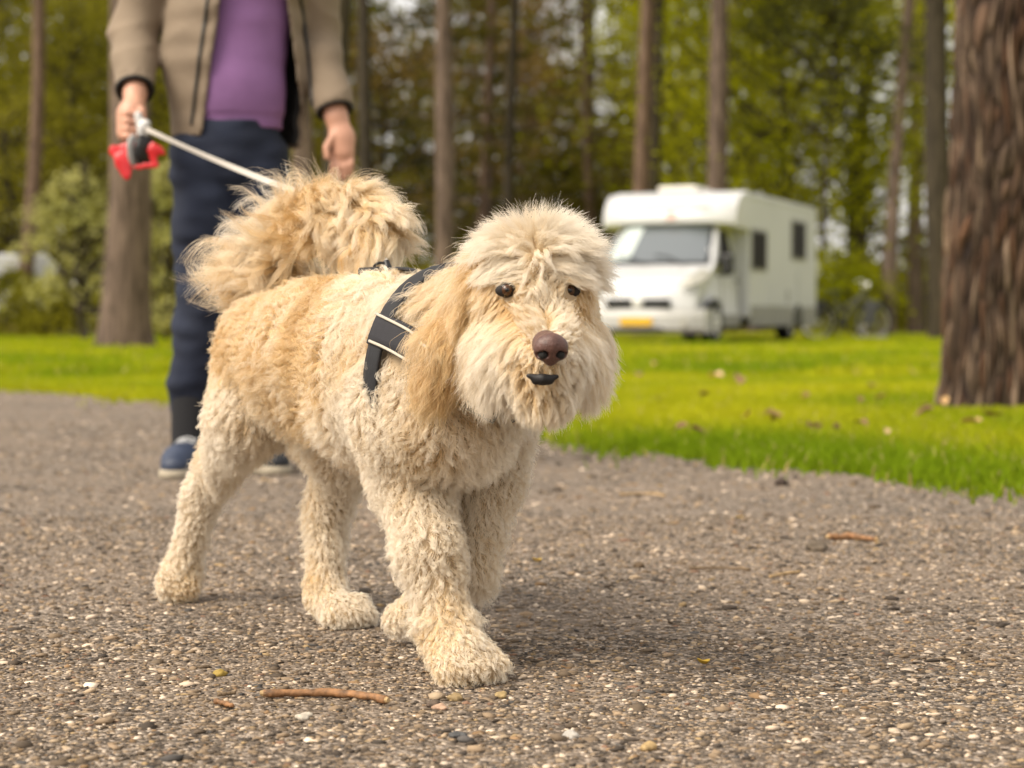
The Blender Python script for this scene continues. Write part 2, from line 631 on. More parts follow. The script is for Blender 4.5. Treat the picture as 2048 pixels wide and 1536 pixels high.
# ---- grass: blades on the lawn, denser and finer near the path
def grass(name, n, ylo, yhi, h, wd, seed, ragged=0.0):
    r = np.random.default_rng(seed)
    d = np.exp(r.uniform(math.log(ylo), math.log(yhi), n))
    x = r.uniform(-1, 1, n) * (d * 0.29 + 0.6)
    keep = d > edge_y(x) - ragged * np.abs(r.normal(0, 0.24, n)) * (.5 + .8 * np.abs(np.sin(x * 2.9 + 1))) * (0.3 + np.abs(np.sin(x * 7)))
    keep &= d < 45
    qx = (x - SHADOW_C[0]) * SHADOW_H[0] + (d - SHADOW_C[1]) * SHADOW_H[1]; qy = -(x - SHADOW_C[0]) * SHADOW_H[1] + (d - SHADOW_C[1]) * SHADOW_H[0]
    keep &= ~((np.abs(qx) < 3.9 + .2 * r.normal(size=n)) & (np.abs(qy) < 1.35 + .15 * r.normal(size=n)))  # no blades over the painted shadow sheet
    x, d = x[keep], d[keep]; n = len(x)
    hh = h * r.uniform(0.5, 1.3, n) * (1 + 0.35 * fbm(np.stack([x, d], 1), 1.4, 5)); hh = np.maximum(hh, h * 0.3)
    ww = wd * r.uniform(0.6, 1.3, n)
    a = r.uniform(0, 6.283, n); le = r.uniform(0.1, 0.9, n) * hh; la = r.uniform(0, 6.283, n)
    dx, dy = np.cos(a) * ww, np.sin(a) * ww
    z0 = np.zeros(n) - 0.004
    lx, ly = np.cos(la) * le, np.sin(la) * le
    V = np.stack([np.stack([x - dx, d - dy, z0], 1), np.stack([x + dx, d + dy, z0], 1),
                  np.stack([x + dx * .8 + lx * .4, d + dy * .8 + ly * .4, hh * .6], 1), np.stack([x - dx * .8 + lx * .4, d - dy * .8 + ly * .4, hh * .6], 1),
                  np.stack([x + lx, d + ly, hh], 1)], 1).reshape(-1, 3)
    o = 5 * np.arange(n)[:, None]
    F = np.concatenate([o + [0, 1, 2], o + [0, 2, 3], o + [3, 2, 4]])
    me = mesh_np(name, V, F)
    t_ = np.clip(0.5 + 0.45 * fbm(np.stack([x, d * .6], 1), 2.6, 6) + 0.28 * fbm(np.stack([x, d], 1), 0.7, 8) + r.normal(0, .15, n), 0, 1)[:, None]
    c = np.array(GRASS_C0) * (1 - t_) + np.array(GRASS_C1) * t_
    dry = r.random(n) < 0.04
    c[dry] = (0.42, 0.34, 0.12)
    c = np.repeat(np.concatenate([c, np.ones((n, 1))], 1), 5, 0)
    me.attributes.new("blade_colour", 'FLOAT_COLOR', 'POINT').data.foreach_set("color", c.astype(np.float32).ravel())
    return tag(link(name, me, M_blade), kind='stuff')

m, t, b = new_mat("grass_blade")
a_ = nd(t, "ShaderNodeAttribute", attribute_name="blade_colour")
d_ = nd(t, "ShaderNodeBsdfDiffuse"); tr_ = nd(t, "ShaderNodeBsdfTranslucent"); mi_ = nd(t, "ShaderNodeMixShader")
mi_.inputs[0].default_value = 0.45
t.links.new(a_.outputs['Color'], d_.inputs[0]); t.links.new(a_.outputs['Color'], tr_.inputs[0])
t.links.new(d_.outputs[0], mi_.inputs[1]); t.links.new(tr_.outputs[0], mi_.inputs[2])
t.links.new(mi_.outputs[0], t.nodes["Material Output"].inputs[0]); t.nodes.remove(b)
M_blade = m
grass("grass", 190000, 4.4, 16, 0.036, 0.0042, 21, ragged=1.0)
grass("grass", 90000, 14, 45, 0.06, 0.012, 22)

# ================================================================== TREES
def trunk_mesh(name, base, top, r0, r1, flare=0.35, seg=20, rings=26, seed=0, wob=0.02, bend=0.0, relief=0.0):
    """tapered trunk from base to top (local coordinates, base at the origin)"""
    r = np.random.default_rng(seed)
    top = np.asarray(top, float) - np.asarray(base, float)
    tt = np.linspace(0, 1, rings) ** 1.4
    bd = nrm(np.array([r.normal(), r.normal() * 0.3, 0])) * bend
    V = []
    ang = np.linspace(0, 2 * math.pi, seg, endpoint=False)
    L = np.linalg.norm(top)
    for q in tt:
        c = top * q + bd * math.sin(q * math.pi * 1.3)
        rad = r0 + (r1 - r0) * q
        rad = rad * (1 + flare * math.exp(-q * L / 0.28))
        p = np.stack([c[0] + np.cos(ang) * rad, c[1] + np.sin(ang) * rad, np.full(seg, c[2])], 1)
        nn = fbm(np.stack([np.cos(ang) * 2, np.sin(ang) * 2, np.full(seg, q * L * 0.7)], 1), 1.6, seed + 1) * (wob + flare * 0.25 * math.exp(-q * L / 0.25)) * r0 * 4
        p[:, 0] += np.cos(ang) * nn; p[:, 1] += np.sin(ang) * nn
        V.append(p)
    V = np.concatenate(V)
    V[:seg, 2] -= 0.05
    F = []
    for i in range(rings - 1):
        for k in range(seg):
            F.append((i * seg + k, i * seg + (k + 1) % seg, (i + 1) * seg + (k + 1) % seg, (i + 1) * seg + k))
    return mesh_np(name, V, F, smooth=True)

def tubes(segs, seg=5):
    """segs: list of (a, b, ra, rb) -> verts, quads"""
    V, F = [], []
    o = 0
    ang = np.linspace(0, 2 * math.pi, seg, endpoint=False)
    for a, b_, ra, rb in segs:
        a = np.asarray(a, float); b_ = np.asarray(b_, float)
        t_ = nrm(b_ - a)
        h = np.array([0, 0, 1.0]) if abs(t_[2]) < .9 else np.array([1.0, 0, 0])
        u = nrm(np.cross(t_, h)); v = np.cross(t_, u)
        for c, rr in ((a, ra), (b_, rb)):
            V.append(c + rr * (np.cos(ang)[:, None] * u + np.sin(ang)[:, None] * v))
        for k in range(seg):
            F.append((o + k, o + (k + 1) % seg, o + seg + (k + 1) % seg, o + seg + k))
        o += 2 * seg
    return np.concatenate(V), np.array(F)

def leaves(centres, size, r, flat=0.0):
    """one small four-cornered leaf at each centre"""
    n = len(centres)
    u = nrm(r.normal(size=(n, 3)))
    u[:, 2] *= (1 - flat); u = nrm(u)
    v = nrm(np.cross(u, r.normal(size=(n, 3))))
    if flat: v[:, 2] *= (1 - flat); v = nrm(v)
    L = size * r.uniform(0.6, 1.4, (n, 1)); W = L * r.uniform(0.4, 0.7, (n, 1))
    V = np.stack([centres - u * L * .5, centres + v * W * .5, centres + u * L * .5, centres - v * W * .5], 1).reshape(-1, 3)
    F = 4 * np.arange(n)[:, None] + np.arange(4)
    return V, F

def crown_broad(name, h0, h1, rad, nclump, per, size, seed, skirt=1.0):
    """broad-leaved crown: limbs to leaf clumps in an uneven, gappy volume; returns (crown mesh, limb mesh)"""
    r = np.random.default_rng(seed)
    cl, limbs = [], []
    for i in range(nclump):
        z = r.uniform(0, 1) ** 0.9
        a = r.uniform(0, 6.283)
        rr = rad * (math.sin(math.pi * (0.16 + 0.8 * z)) ** 0.7) * r.uniform(0.35, 1.0)
        c = np.array([math.cos(a) * rr, math.sin(a) * rr, h0 + (h1 - h0) * z])
        cl.append(c)
        s = np.array([0, 0, max(0.5, c[2] - rr * r.uniform(0.4, 0.9))])
        mid = (s + c) / 2 + r.normal(0, .15, 3)
        limbs += [(s, mid, 0.05, 0.03), (mid, c, 0.03, 0.012)]
    C = []
    for c in cl:
        k = int(per * r.uniform(0.4, 1.6))
        sp = r.uniform(0.45, 1.0) * rad * 0.30
        p = r.normal(0, 1, (k, 3)) * np.array([sp, sp, sp * 0.45])
        p[:, 2] -= 0.25 * (p[:, 0] ** 2 + p[:, 1] ** 2) / sp
        C.append(c + p)
    V, F = leaves(np.concatenate(C), size, r, 0.3)
    LV, LF = tubes(limbs)
    return mesh_np(name, V, F), mesh_np("limbs", LV, LF, smooth=True)

def crown_pine(name, h0, h1, rad, nbr, size, seed, droop=0.15, per=70):
    """conifer crown: level branches carrying flat sprays of needle tufts"""
    r = np.random.default_rng(seed)
    C, limbs = [], []
    for i in range(nbr):
        z = h0 + (h1 - h0) * r.uniform(0, 1)
        a = r.uniform(0, 6.283)
        L = rad * r.uniform(0.45, 1.05) * (1 - 0.55 * (z - h0) / (h1 - h0))
        d = np.array([math.cos(a), math.sin(a), r.uniform(-droop, droop * 1.3)])
        s = np.array([0, 0, z]); e = s + d * L
        limbs.append((s, e, 0.035, 0.01))
        k = int(per * L / rad)
        tq = r.uniform(0.3, 1.05, k)
        side = np.array([-math.sin(a), math.cos(a), 0])
        p = s + d * L * tq[:, None] + side * (r.normal(0, 0.22, k) * L * (0.3 + tq))[:, None] + np.array([0, 0, 1]) * (r.normal(0, 0.10, k) - 0.08 * tq * L)[:, None]
        C.append(p)
    V, F = leaves(np.concatenate(C), size, r, 0.55)
    LV, LF = tubes(limbs)
    return mesh_np(name, V, F), mesh_np("limbs", LV, LF, smooth=True)

M_bark_grey = bark_mat("bark_grey_brown", (0.050, 0.035, 0.028), (0.195, 0.14, 0.112))
M_bark_red = bark_mat("bark_red_brown", (0.060, 0.038, 0.027), (0.19, 0.125, 0.09))
M_bark_dark = bark_mat("bark_dark", (0.022, 0.018, 0.013), (0.07, 0.055, 0.036))
M_bark_plate = None
M_leaf_olive = leaf_mat("needles_olive", (0.060, 0.056, 0.012), (0.21, 0.175, 0.028), 0.4)
M_leaf_dark = leaf_mat("needles_dark", (0.032, 0.038, 0.014), (0.115, 0.115, 0.035), 0.35)
M_leaf_bright = leaf_mat("leaves_yellow_green", (0.17, 0.19, 0.006), (0.44, 0.42, 0.014), 0.5)
M_leaf_mid = leaf_mat("leaves_mid_green", (0.10, 0.10, 0.010), (0.29, 0.26, 0.025), 0.5)
M_leaf_pale = leaf_mat("leaves_pale_green", (0.27, 0.27, 0.08), (0.60, 0.55, 0.24), 0.5)
M_leaf_rust = leaf_mat("leaves_rust", (0.13, 0.085, 0.022), (0.28, 0.19, 0.05), 0.45)

# ---- the tree at the right edge: deeply plated bark as real relief
def plated_trunk(name, H, r0, r1, seed, lean):
    r = np.random.default_rng(seed)
    nz, na = 420, 420
    z = np.linspace(0, H, nz); a = np.linspace(0, 2 * math.pi, na, endpoint=False)
    Z, A = np.meshgrid(z, a, indexing='ij')
    rad = r0 + (r1 - r0) * (Z / H)
    circ = 2 * math.pi * r0
    u = A / (2 * math.pi) * circ
    # feature points of tall narrow plates
    n = 1700
    fu = r.uniform(0, circ, n); fz = r.uniform(-.2, H + .2, n)
    kd = KDTree(3 * n)
    sx, sz = 1 / 0.024, 1 / 0.20
    for i in range(n):
        for s in (-1, 0, 1):
            kd.insert(((fu[i] + s * circ) * sx, fz[i] * sz, 0), i)
    kd.balance()
    wu = u + 0.018 * fbm(np.stack([np.cos(A), np.sin(A), Z], -1), 9.0, 4)
    wz = Z + 0.03 * fbm(np.stack([np.cos(A), np.sin(A), Z], -1), 7.0, 5)
    d1 = np.zeros(Z.size); d2 = np.zeros(Z.size); ids = np.zeros(Z.size, int)
    for j, (p, q) in enumerate(zip((wu * sx).ravel(), (wz * sz).ravel())):
        f = kd.find_n((p, q, 0), 2)
        d1[j], d2[j], ids[j] = f[0][2], f[1][2], f[0][1]
    e = (d2 - d1).reshape(Z.shape)
    plate = np.clip(e / 0.5, 0, 1)
    hgt = r.uniform(0.5, 1.0, n)[ids].reshape(Z.shape)
    P3 = np.stack([np.cos(A) * rad, np.sin(A) * rad, Z], -1)
    nn = fbm(P3 * np.array([1, 1, .35]), 70, 8) * 0.003 + fbm(P3, 160, 9) * 0.0015
    bump = 0.028 * plate * hgt + nn + 0.012 * fbm(P3, 7, 3)
    flare = 0.04 * np.exp(-Z / 0.16) * (1 + 0.5 * fbm(np.stack([np.cos(A) * 2, np.sin(A) * 2], -1), 1.7, 6))
    rr = rad - 0.02 + bump + flare
    V = np.stack([np.cos(A) * rr + lean[0] * Z / H, np.sin(A) * rr + lean[1] * Z / H, Z], -1)
    V[0, :, 2] -= 0.06
    V = V.reshape(-1, 3)
    i = np.arange(nz - 1)[:, None] * na; k = np.arange(na)[None]
    F = np.stack([i + k, i + (k + 1) % na, i + na + (k + 1) % na, i + na + k], -1).reshape(-1, 4)
    me = mesh_np(name, V, F, smooth=True)
    # bark colours of each plate: grey-brown, red-brown, some tan scars; much darker in the cracks between plates
    pal = np.array([[0.115, 0.078, 0.055], [0.085, 0.052, 0.035], [0.175, 0.122, 0.088], [0.10, 0.052, 0.031], [0.22, 0.155, 0.105], [0.06, 0.040, 0.028]])
    pc = pal[r.choice(6, n, p=[.25, .24, .17, .2, .05, .09])] * r.uniform(.75, 1.2, (n, 1))
    c = pc[ids]
    pl = plate.reshape(-1, 1)
    mot = 1 + 0.28 * fbm(P3 * np.array([1, 1, .4]), 60, 12).reshape(-1, 1)
    c = (np.array([0.020, 0.013, 0.009]) * (1 - pl) + c * pl) * mot
    c = np.clip(c, 0.01, 1)
    me.attributes.new("bark_colour", 'FLOAT_COLOR', 'POINT').data.foreach_set("color", np.concatenate([c, np.ones((len(c), 1))], 1).astype(np.float32).ravel())
    return me

def place(x, d):
    return (float(x), float(d), 0.0)

b0 = G(2032, 822)
big = empty("pine_tree", (b0[0], b0[1] + 0.28, 0))
tag(big, "thick pine with deeply plated brown bark at the right edge of the lawn", "tree")
link("trunk", plated_trunk("trunk", 3.6, 0.285, 0.225, 31, (0.06, 0.0)), attr_mat("plated_bark", "bark_colour", 0.9, 0.15, bump=(120, 0.5, 0.004)), big)
_t2 = trunk_mesh("upper_trunk", (0, 0, 0), (0.05, 0, 9), 0.232, 0.12, flare=0.0, seed=5)
link("upper_trunk", _t2, M_bark_red, big, (0.04, 0, 3.55))
cm, lm = crown_pine("crown", 9.5, 13, 3.0, 26, 0.16, 3, per=120)
link("crown", cm, M_leaf_dark, big); link("limb", lm, M_bark_red, big)

# ---- single trunks that can be told apart
def pine(px, base_py, w_px, d, label, mat, top_px=None, seed=0, group=None, crown=True, bend=0.05, name="pine_tree", flare=.25, leafm=None, h0=None):
    d = d or ground_d(base_py)
    ppm = F_PX / d
    x = (px - 1024) / F_PX * d
    H = 0.45 + 640 / ppm + 2.5
    lean = ((top_px - px) / ppm) * (H / (0.42 + 635 / ppm)) if top_px is not None else 0.0
    o = empty(name, place(x, d))
    tag(o, label, "tree", group)
    r0 = w_px / ppm / 2
    link("trunk", trunk_mesh("trunk", (0, 0, 0), (lean, 0, H), r0 * 1.05, r0 * 0.72, flare=flare, seed=seed, bend=bend), mat, o)
    if crown:
        c, l = crown_pine("crown", h0 or H - 1.5, H + 2.5, 2.6, 26, 0.17, seed + 50, per=110)
        co = link("crown", c, leafm or M_leaf_olive, o, (lean, 0, 0)); link("limb", l, mat, o, (lean, 0, 0))
    return o

pine(247, 697, 92, None, "thick grey pine trunk standing on the lawn behind the walking person", M_bark_grey, top_px=262, seed=1, flare=.22)
pine(38, 640, 30, 46, "slim leaning pine trunk at the far left in front of the white caravan", M_bark_red, top_px=82, seed=2, bend=.25)
pine(886, 650, 38, 41, "straight slim pine trunk above the dog's back between tail and head", M_bark_grey, top_px=886, seed=3)
pine(1278, 650, 34, 47, "reddish pine trunk rising behind the motorhome cab, left of its twin", M_bark_red, top_px=1296, seed=4)
pine(1303, 650, 26, 49, "dark slender pine trunk touching the reddish trunk behind the motorhome", M_bark_dark, top_px=1318, seed=5)
pine(1424, 650, 42, 45, "pine trunk rising behind the middle of the motorhome roof", M_bark_grey, top_px=1437, seed=6)
pine(1772, 642, 27, 46, "thin leaning pine trunk standing beside the bicycle", M_bark_grey, top_px=1815, seed=7, bend=.3)
pine(1829, 640, 30, 55, "plain grey trunk in the gap between bicycle and plated tree", M_bark_grey, top_px=1834, seed=8)
pine(1888, 640, 52, 38, "dark trunk half hidden behind the plated tree at right", M_bark_dark, top_px=1868, seed=9)
pine(655, 650, 44, 36, "dark brown leaning trunk right behind the person's left arm", M_bark_dark, top_px=690, seed=10)
pine(612, 650, 46, 33, "grey brown trunk hidden behind the hem of the open jacket", M_bark_grey, top_px=600, seed=11)
pine(952, 640, 16, 58, "thin brown stem deep in the wood left of the dog's head", M_bark_red, top_px=985, seed=12)
pine(1355, 640, 20, 62, "thin dark stem between the twin trunks and the roof trunk", M_bark_dark, top_px=1330, seed=14)

pine(745, 645, 30, 54, "dark trunk between the person's hand and the straight slim trunk", M_bark_dark, top_px=728, seed=15)
pine(1012, 645, 22, 57, "dark slender trunk behind the crown of the dog's head", M_bark_dark, top_px=1030, seed=16)
pine(1180, 645, 20, 60, "thin brown trunk just left of the motorhome's front", M_bark_red, top_px=1165, seed=17)
# the dark oak with the bright spring crown right of the motorhome
def broadleaf(px, d, w_px, label, h0, h1, rad, matl, matb, seed, ncl=60, per=120, size=.15, group=None, name="broadleaf_tree", cat="tree", dx=0, y=None):
    ppm = F_PX / d
    o = empty(name, place((px - 1024) / F_PX * d, d))
    tag(o, label, cat, group)
    link("trunk", trunk_mesh("trunk", (0, 0, 0), (0, 0, h1 * .8), w_px / ppm / 2, w_px / ppm / 5, flare=.3, seed=seed, bend=.2), matb, o)
    c, l = crown_broad("crown", h0, h1, rad, ncl, per, size, seed)
    link("crown", c, matl, o, (dx, 0, 0)); link("limb", l, matb, o, (dx, 0, 0))
    return o
broadleaf(1728, 52, 52, "dark oak trunk right of the motorhome under bright green leaves", 3.6, 10.5, 4.3, M_leaf_bright, M_bark_dark, 41, ncl=85, per=130)
broadleaf(1560, 50, 18, "yellow green young beech spreading above the motorhome roof", 3.1, 10.5, 4.2, M_leaf_bright, M_bark_dark, 42, ncl=90, per=140)
broadleaf(1405, 58, 18, "bright green beech leaning in behind the roof trunk", 5.0, 12, 3.6, M_leaf_bright, M_bark_dark, 43, ncl=60, per=120)
broadleaf(1850, 58, 16, "yellow green tree beside the plated trunk at the right", 5.0, 11, 2.6, M_leaf_bright, M_bark_dark, 44, ncl=45, per=110)
broadleaf(1660, 47, 12, "dark green small pine spray hanging over the oak", 5.2, 8.6, 2.2, M_leaf_dark, M_bark_dark, 45, ncl=30, per=110)
broadleaf(172, 36, 12, "pale green larch like sapling left of the thick grey pine", 0.5, 3.0, 1.25, M_leaf_pale, M_bark_dark, 46, ncl=30, per=50, size=.12)
broadleaf(335, 34, 12, "pale green sapling between thick grey pine and the person's leg", 0.4, 3.1, 0.9, M_leaf_pale, M_bark_dark, 47, ncl=30, per=60, size=.12)
broadleaf(1120, 62, 14, "light green young tree just above the dog's head", 2.2, 6.0, 2.2, M_leaf_mid, M_bark_dark, 48, ncl=40, per=90)
broadleaf(150, 60, 16, "olive yellow tree filling the gap left of the thick grey pine", 2.0, 10, 3.6, M_leaf_mid, M_bark_dark, 49, ncl=70, per=110)
broadleaf(20, 56, 16, "golden green tree at the far left edge of the wood", 3.0, 7.0, 2.5, M_leaf_mid, M_bark_dark, 50, ncl=45, per=110)
broadleaf(470, 58, 16, "olive tree hidden for the most part behind the person", 2.0, 10, 3.6, M_leaf_mid, M_bark_dark, 51, ncl=70, per=110)
broadleaf(770, 64, 16, "rusty brown tree between the person's hand and the slim trunk", 2.5, 10, 3.2, M_leaf_rust, M_bark_dark, 52, ncl=60, per=110)

# shrubs along the far edge of the lawn
def shrub(px, d, h, rad, label, matl, seed, ncl=34, per=70, size=.11):
    o = empty("shrub", place((px - 1024) / F_PX * d, d))
    tag(o, label, "shrub")
    c, l = crown_broad("foliage", 0.15, h, rad, ncl, per, size, seed)
    link("foliage", c, matl, o); link("stem", l, M_bark_dark, o)
shrub(25, 42, 1.35, 1.0, "green shrub in front of the white caravan at the far left", M_leaf_mid, 61)
shrub(135, 41, 1.25, 1.1, "low green shrub between caravan and thick grey pine", M_leaf_mid, 62)
shrub(340, 40, 1.3, 1.0, "low shrub behind the person's right leg", M_leaf_mid, 63)
shrub(1685, 45.5, 1.95, 1.25, "bright yellow green shrub right behind the motorhome", M_leaf_bright, 64, ncl=50)
shrub(1735, 56, 1.9, 1.7, "green shrub at the foot of the dark oak behind the bicycle", M_leaf_mid, 65, ncl=50)
shrub(1845, 60, 2.4, 1.5, "olive shrub low in the gap beside the plated tree", M_leaf_mid, 66, ncl=40)
shrub(1130, 55, 2.0, 2.2, "dark shrub behind the dog's head", M_leaf_mid, 67, ncl=50)
shrub(800, 50, 2.0, 2.4, "mid green shrub beyond the tail of the dog", M_leaf_mid, 68, ncl=50)

# ---- the wood behind: many trees of a few kinds, each its own object
protos = []
def proto(kind, seed):
    if kind == 'olive':
        c, l = crown_pine("crown", 2.0, 19, 3.4, 120, 0.24, seed, per=75); return c, l, M_leaf_olive, M_bark_grey
    if kind == 'dark':
        c, l = crown_pine("crown", 4.0, 19, 3.8, 130, 0.25, seed, per=80); return c, l, M_leaf_dark, M_bark_red
    if kind == 'mid':
        c, l = crown_broad("crown", 1.6, 17, 3.6, 110, 95, 0.23, seed); return c, l, M_leaf_mid, M_bark_dark
    c, l = crown_broad("crown", 2.4, 16, 3.3, 90, 90, 0.23, seed); return c, l, M_leaf_rust, M_bark_grey
LAB = {'olive': "olive green conifer standing in the blurred wood behind the lawn", 'dark': "tall dark green pine standing in the blurred wood behind the lawn",
       'mid': "yellowish green leafy tree standing in the blurred wood behind the lawn", 'rust': "brownish spring tree standing in the blurred wood behind the lawn"}
GRP = {'olive': "olive conifers of the wood", 'dark': "dark pines of the wood", 'mid': "leafy trees of the wood", 'rust': "brownish trees of the wood"}
kinds = ['olive', 'dark', 'mid', 'rust', 'olive', 'dark']
pm = []
for i, kd_ in enumerate(kinds):
    c, l, ml, mb = proto(kd_, 80 + i)
    c.materials.append(ml); l.materials.append(mb)
    tm = trunk_mesh("trunk", (0, 0, 0), (0.2, 0, 18), 0.20, 0.07, seed=90 + i, bend=.3, seg=10, rings=14); tm.materials.append(mb)
    pm.append((kd_, c, l, tm))
def lk(name, me, parent):
    o = bpy.data.objects.new(name, me); COL.objects.link(o); o.parent = parent; return o
rt = random.Random(5)
spots = []
for Y, step in ((62, 5.0), (70, 4.4), (80, 4.3), (93, 4.6)):
    half = Y * 0.285 + 3
    x = -half + rt.uniform(0, step)
    while x < half:
        spots.append((x + rt.uniform(-1.2, 1.2), Y + rt.uniform(-3.5, 3.5)))
        x += step * rt.uniform(0.75, 1.3)
for x, y in spots:
    px = 1024 + x / y * F_PX
    if 1600 < px < 1900 and y < 101: continue          # the lighter opening right of the motorhome
    if px > 1560 and rt.random() < .45: continue
    if any(abs(px - q_) < w_ for q_, w_ in ((1130, 55), (1215, 30), (765, 26))) and rt.random() < .75: continue
    k = rt.choices(range(6), [3, 2, 3 if px > 900 else 2.4, 2, 3, 2])[0]
    kd_, c, l, tm = pm[k]
    o = empty({'olive': 'conifer_tree', 'dark': 'pine_tree', 'mid': 'broadleaf_tree', 'rust': 'broadleaf_tree'}[kd_], (x, y, 0), rt.uniform(0, 6.28))
    s = rt.uniform(.8, 1.1); o.scale = (s, s, s * rt.uniform(.9, 1.15))
    tag(o, LAB[kd_], "tree", GRP[kd_])
    lk("crown", c, o); lk("limb", l, o); lk("trunk", tm, o)

# the far side of the wood: a mass of foliage with a few holes where the sky comes through
rf = np.random.default_rng(99)
nf = 160000
fx = rf.uniform(-58, 58, nf); fz = rf.uniform(0, 1, nf) ** .9 * 21; fy = rf.uniform(100, 112, nf)
q3 = np.stack([fx * .8, fz], 1)
dens = fbm(q3, .9, 31) + .6 * fbm(q3, 2.2, 32)
fpx = 1024 + fx / fy * F_PX
keepf = dens < np.where(fpx > 1600, .05, .72) + rf.normal(0, .10, nf)
for hx, hy, hr in ((1130, 60, 75), (1215, 20, 50), (1050, 190, 30), (765, 260, 26), (770, 110, 22), (760, 330, 20), (1590, 40, 20), (1668, 452, 46), (1812, 436, 34), (1880, 440, 26), (1480, 225, 18), (850, 430, 30), (60, 150, 40), (20, 90, 30)):
    c = P(hx, hy, 106); rr_ = hr / F_PX * 106
    keepf &= np.hypot(fx - c[0] * fy / 106, (fz - c[2])) > rr_ * (1 + .25 * rf.normal(size=nf))
Vf, Ff = leaves(np.stack([fx, fy, fz], 1)[keepf], .42, rf, .3)
tag(link("far_wood", mesh_np("far_wood", Vf, Ff), M_leaf_olive), kind='stuff')

# low growth that closes the wood near the ground: one mass nobody could count
r_ = np.random.default_rng(77)
n_ = 34000
yy = r_.uniform(64, 112, n_); xx = r_.uniform(-1, 1, n_) * (yy * .285 + 3)
pxx = 1024 + xx / yy * F_PX
zz = np.abs(r_.normal(0, 1, n_)) * (1.7 + 0.9 * fbm(np.stack([xx, yy], 1), .5, 3)) * np.where(pxx > 1600, .55, 1.0)
V, F = leaves(np.stack([xx, yy, zz], 1), 0.34, r_, .3)
tag(link("undergrowth", mesh_np("undergrowth", V, F), M_leaf_mid), kind='stuff')

# ================================================================== MOTORHOME
M_white = simple("white_gelcoat", (0.53, 0.53, 0.535), 0.3, coat=0.3, noise=(1.2, 0.04))
M_wall = simple("white_panel", (0.48, 0.485, 0.515), 0.42, noise=(0.8, 0.05))
M_silver = simple("silver_grey_plastic", (0.22, 0.215, 0.205), 0.5, noise=(3, 0.08))
M_black = simple("black_plastic", (0.008, 0.008, 0.008), 0.5)
M_rubber = simple("tyre_rubber", (0.010, 0.010, 0.010), 0.8)
M_rim = simple("wheel_cover_silver", (0.70, 0.69, 0.67), 0.4, metal=0.0)
M_glass_dark = simple("tinted_pane", (0.008, 0.006, 0.004), 0.4, spec=0.04)
M_screen = simple("windscreen_glass", (0.10, 0.115, 0.125), 0.07, spec=1.0, coat=1.0)
M_yellow = simple("yellow_plate", (0.72, 0.42, 0.008), 0.5)
M_lens = simple("headlamp_lens", (0.42, 0.40, 0.34), 0.12, spec=0.8, coat=0.6)
M_red = simple("red_badge", (0.50, 0.05, 0.04), 0.5)
M_cream = simple("cream_cover", (0.70, 0.66, 0.58), 0.5)
M_blind = simple("pale_inside_blind", (0.50, 0.56, 0.54), 0.6)

TH = R(21.6)
A0 = np.array([3.82, 33.0, 0])
hv = np.array([-math.sin(TH), -math.cos(TH), 0]); lv = np.array([math.cos(TH), -math.sin(TH), 0])
org = A0 - lv * 1.15
mh = empty("motorhome", tuple(org), math.atan2(hv[1], hv[0]))
tag(mh, "white motorhome with rounded cab roof and yellow plate parked on the lawn", "motorhome")

HW = 1.15
body = MB().prism([(-5.4, .42), (-5.4, 2.40), (-5.32, 2.50), (-.25, 2.53), (-.25, 1.93), (-.42, 1.85), (-.42, .42)], -HW, HW, bevel=.035)
body.build("body", M_wall, mh)
# cap above the cab, bulging forward and rounded in plan
capb = MB()
prof = [(-.27, 2.535), (.05, 2.51), (.32, 2.42), (.52, 2.27), (.62, 2.10), (.63, 1.985), (.55, 1.945), (-.27, 1.945)]
rows = []
for yy_ in np.linspace(-1, 1, 17):
    f = 1 - 0.30 * abs(yy_) ** 4
    rows.append([capb.bm.verts.new(((x if x < 0 else x * f), yy_ * (HW + .004) * (1 if x < 0 else 1 - .02 * x), z - .04 * abs(yy_) ** 6)) for x, z in prof])
for a_, b_ in zip(rows, rows[1:]):
    for i in range(len(prof)):
        j = (i + 1) % len(prof)
        capb.bm.faces.new((a_[i], a_[j], b_[j], b_[i]))
capb.bm.faces.new(rows[0]); capb.bm.faces.new(rows[-1])
cap = capb.build("cab_roof", M_white, mh, smooth=False)
MB().box((.585, .0, 2.235), (.02, 1.5, .028), Matrix.Rotation(R(-20), 3, 'Y'), .006).build("cap_crease", M_silver, cap)
MB().box((.632, .10, 2.09), (.012, .15, .13), Matrix.Rotation(R(-6), 3, 'Y'), .004).build("badge", simple("faded_red_badge", (.66, .42, .38), .5), cap)

# cab: side profile lofted across its width, narrower towards the roof
cabp = [(-.40, .36), (-.40, 1.94), (.50, 1.94), (1.02, 1.52), (1.34, 1.24), (1.62, 1.13), (1.88, .98), (2.00, .80), (2.06, .60), (2.06, .36)]
def cabw(z, x):
    wv = 1.02 if z < 1.15 else 1.02 - .20 * (z - 1.15) / .8
    return wv - max(0, x - 1.3) ** 2 * .22
cb = MB(); rows = []
for yy_ in np.linspace(-1, 1, 15):
    rows.append([cb.bm.verts.new((x - (0.16 * abs(yy_) ** 3 if x > .4 else 0), yy_ * cabw(z, x), z)) for x, z in cabp])
for a_, b_ in zip(rows, rows[1:]):
    for i in range(len(cabp)):
        j = (i + 1) % len(cabp); cb.bm.faces.new((a_[i], a_[j], b_[j], b_[i]))
cb.bm.faces.new(rows[0]); cb.bm.faces.new(rows[-1])
cab = cb.build("cab", M_white, mh, smooth=False)
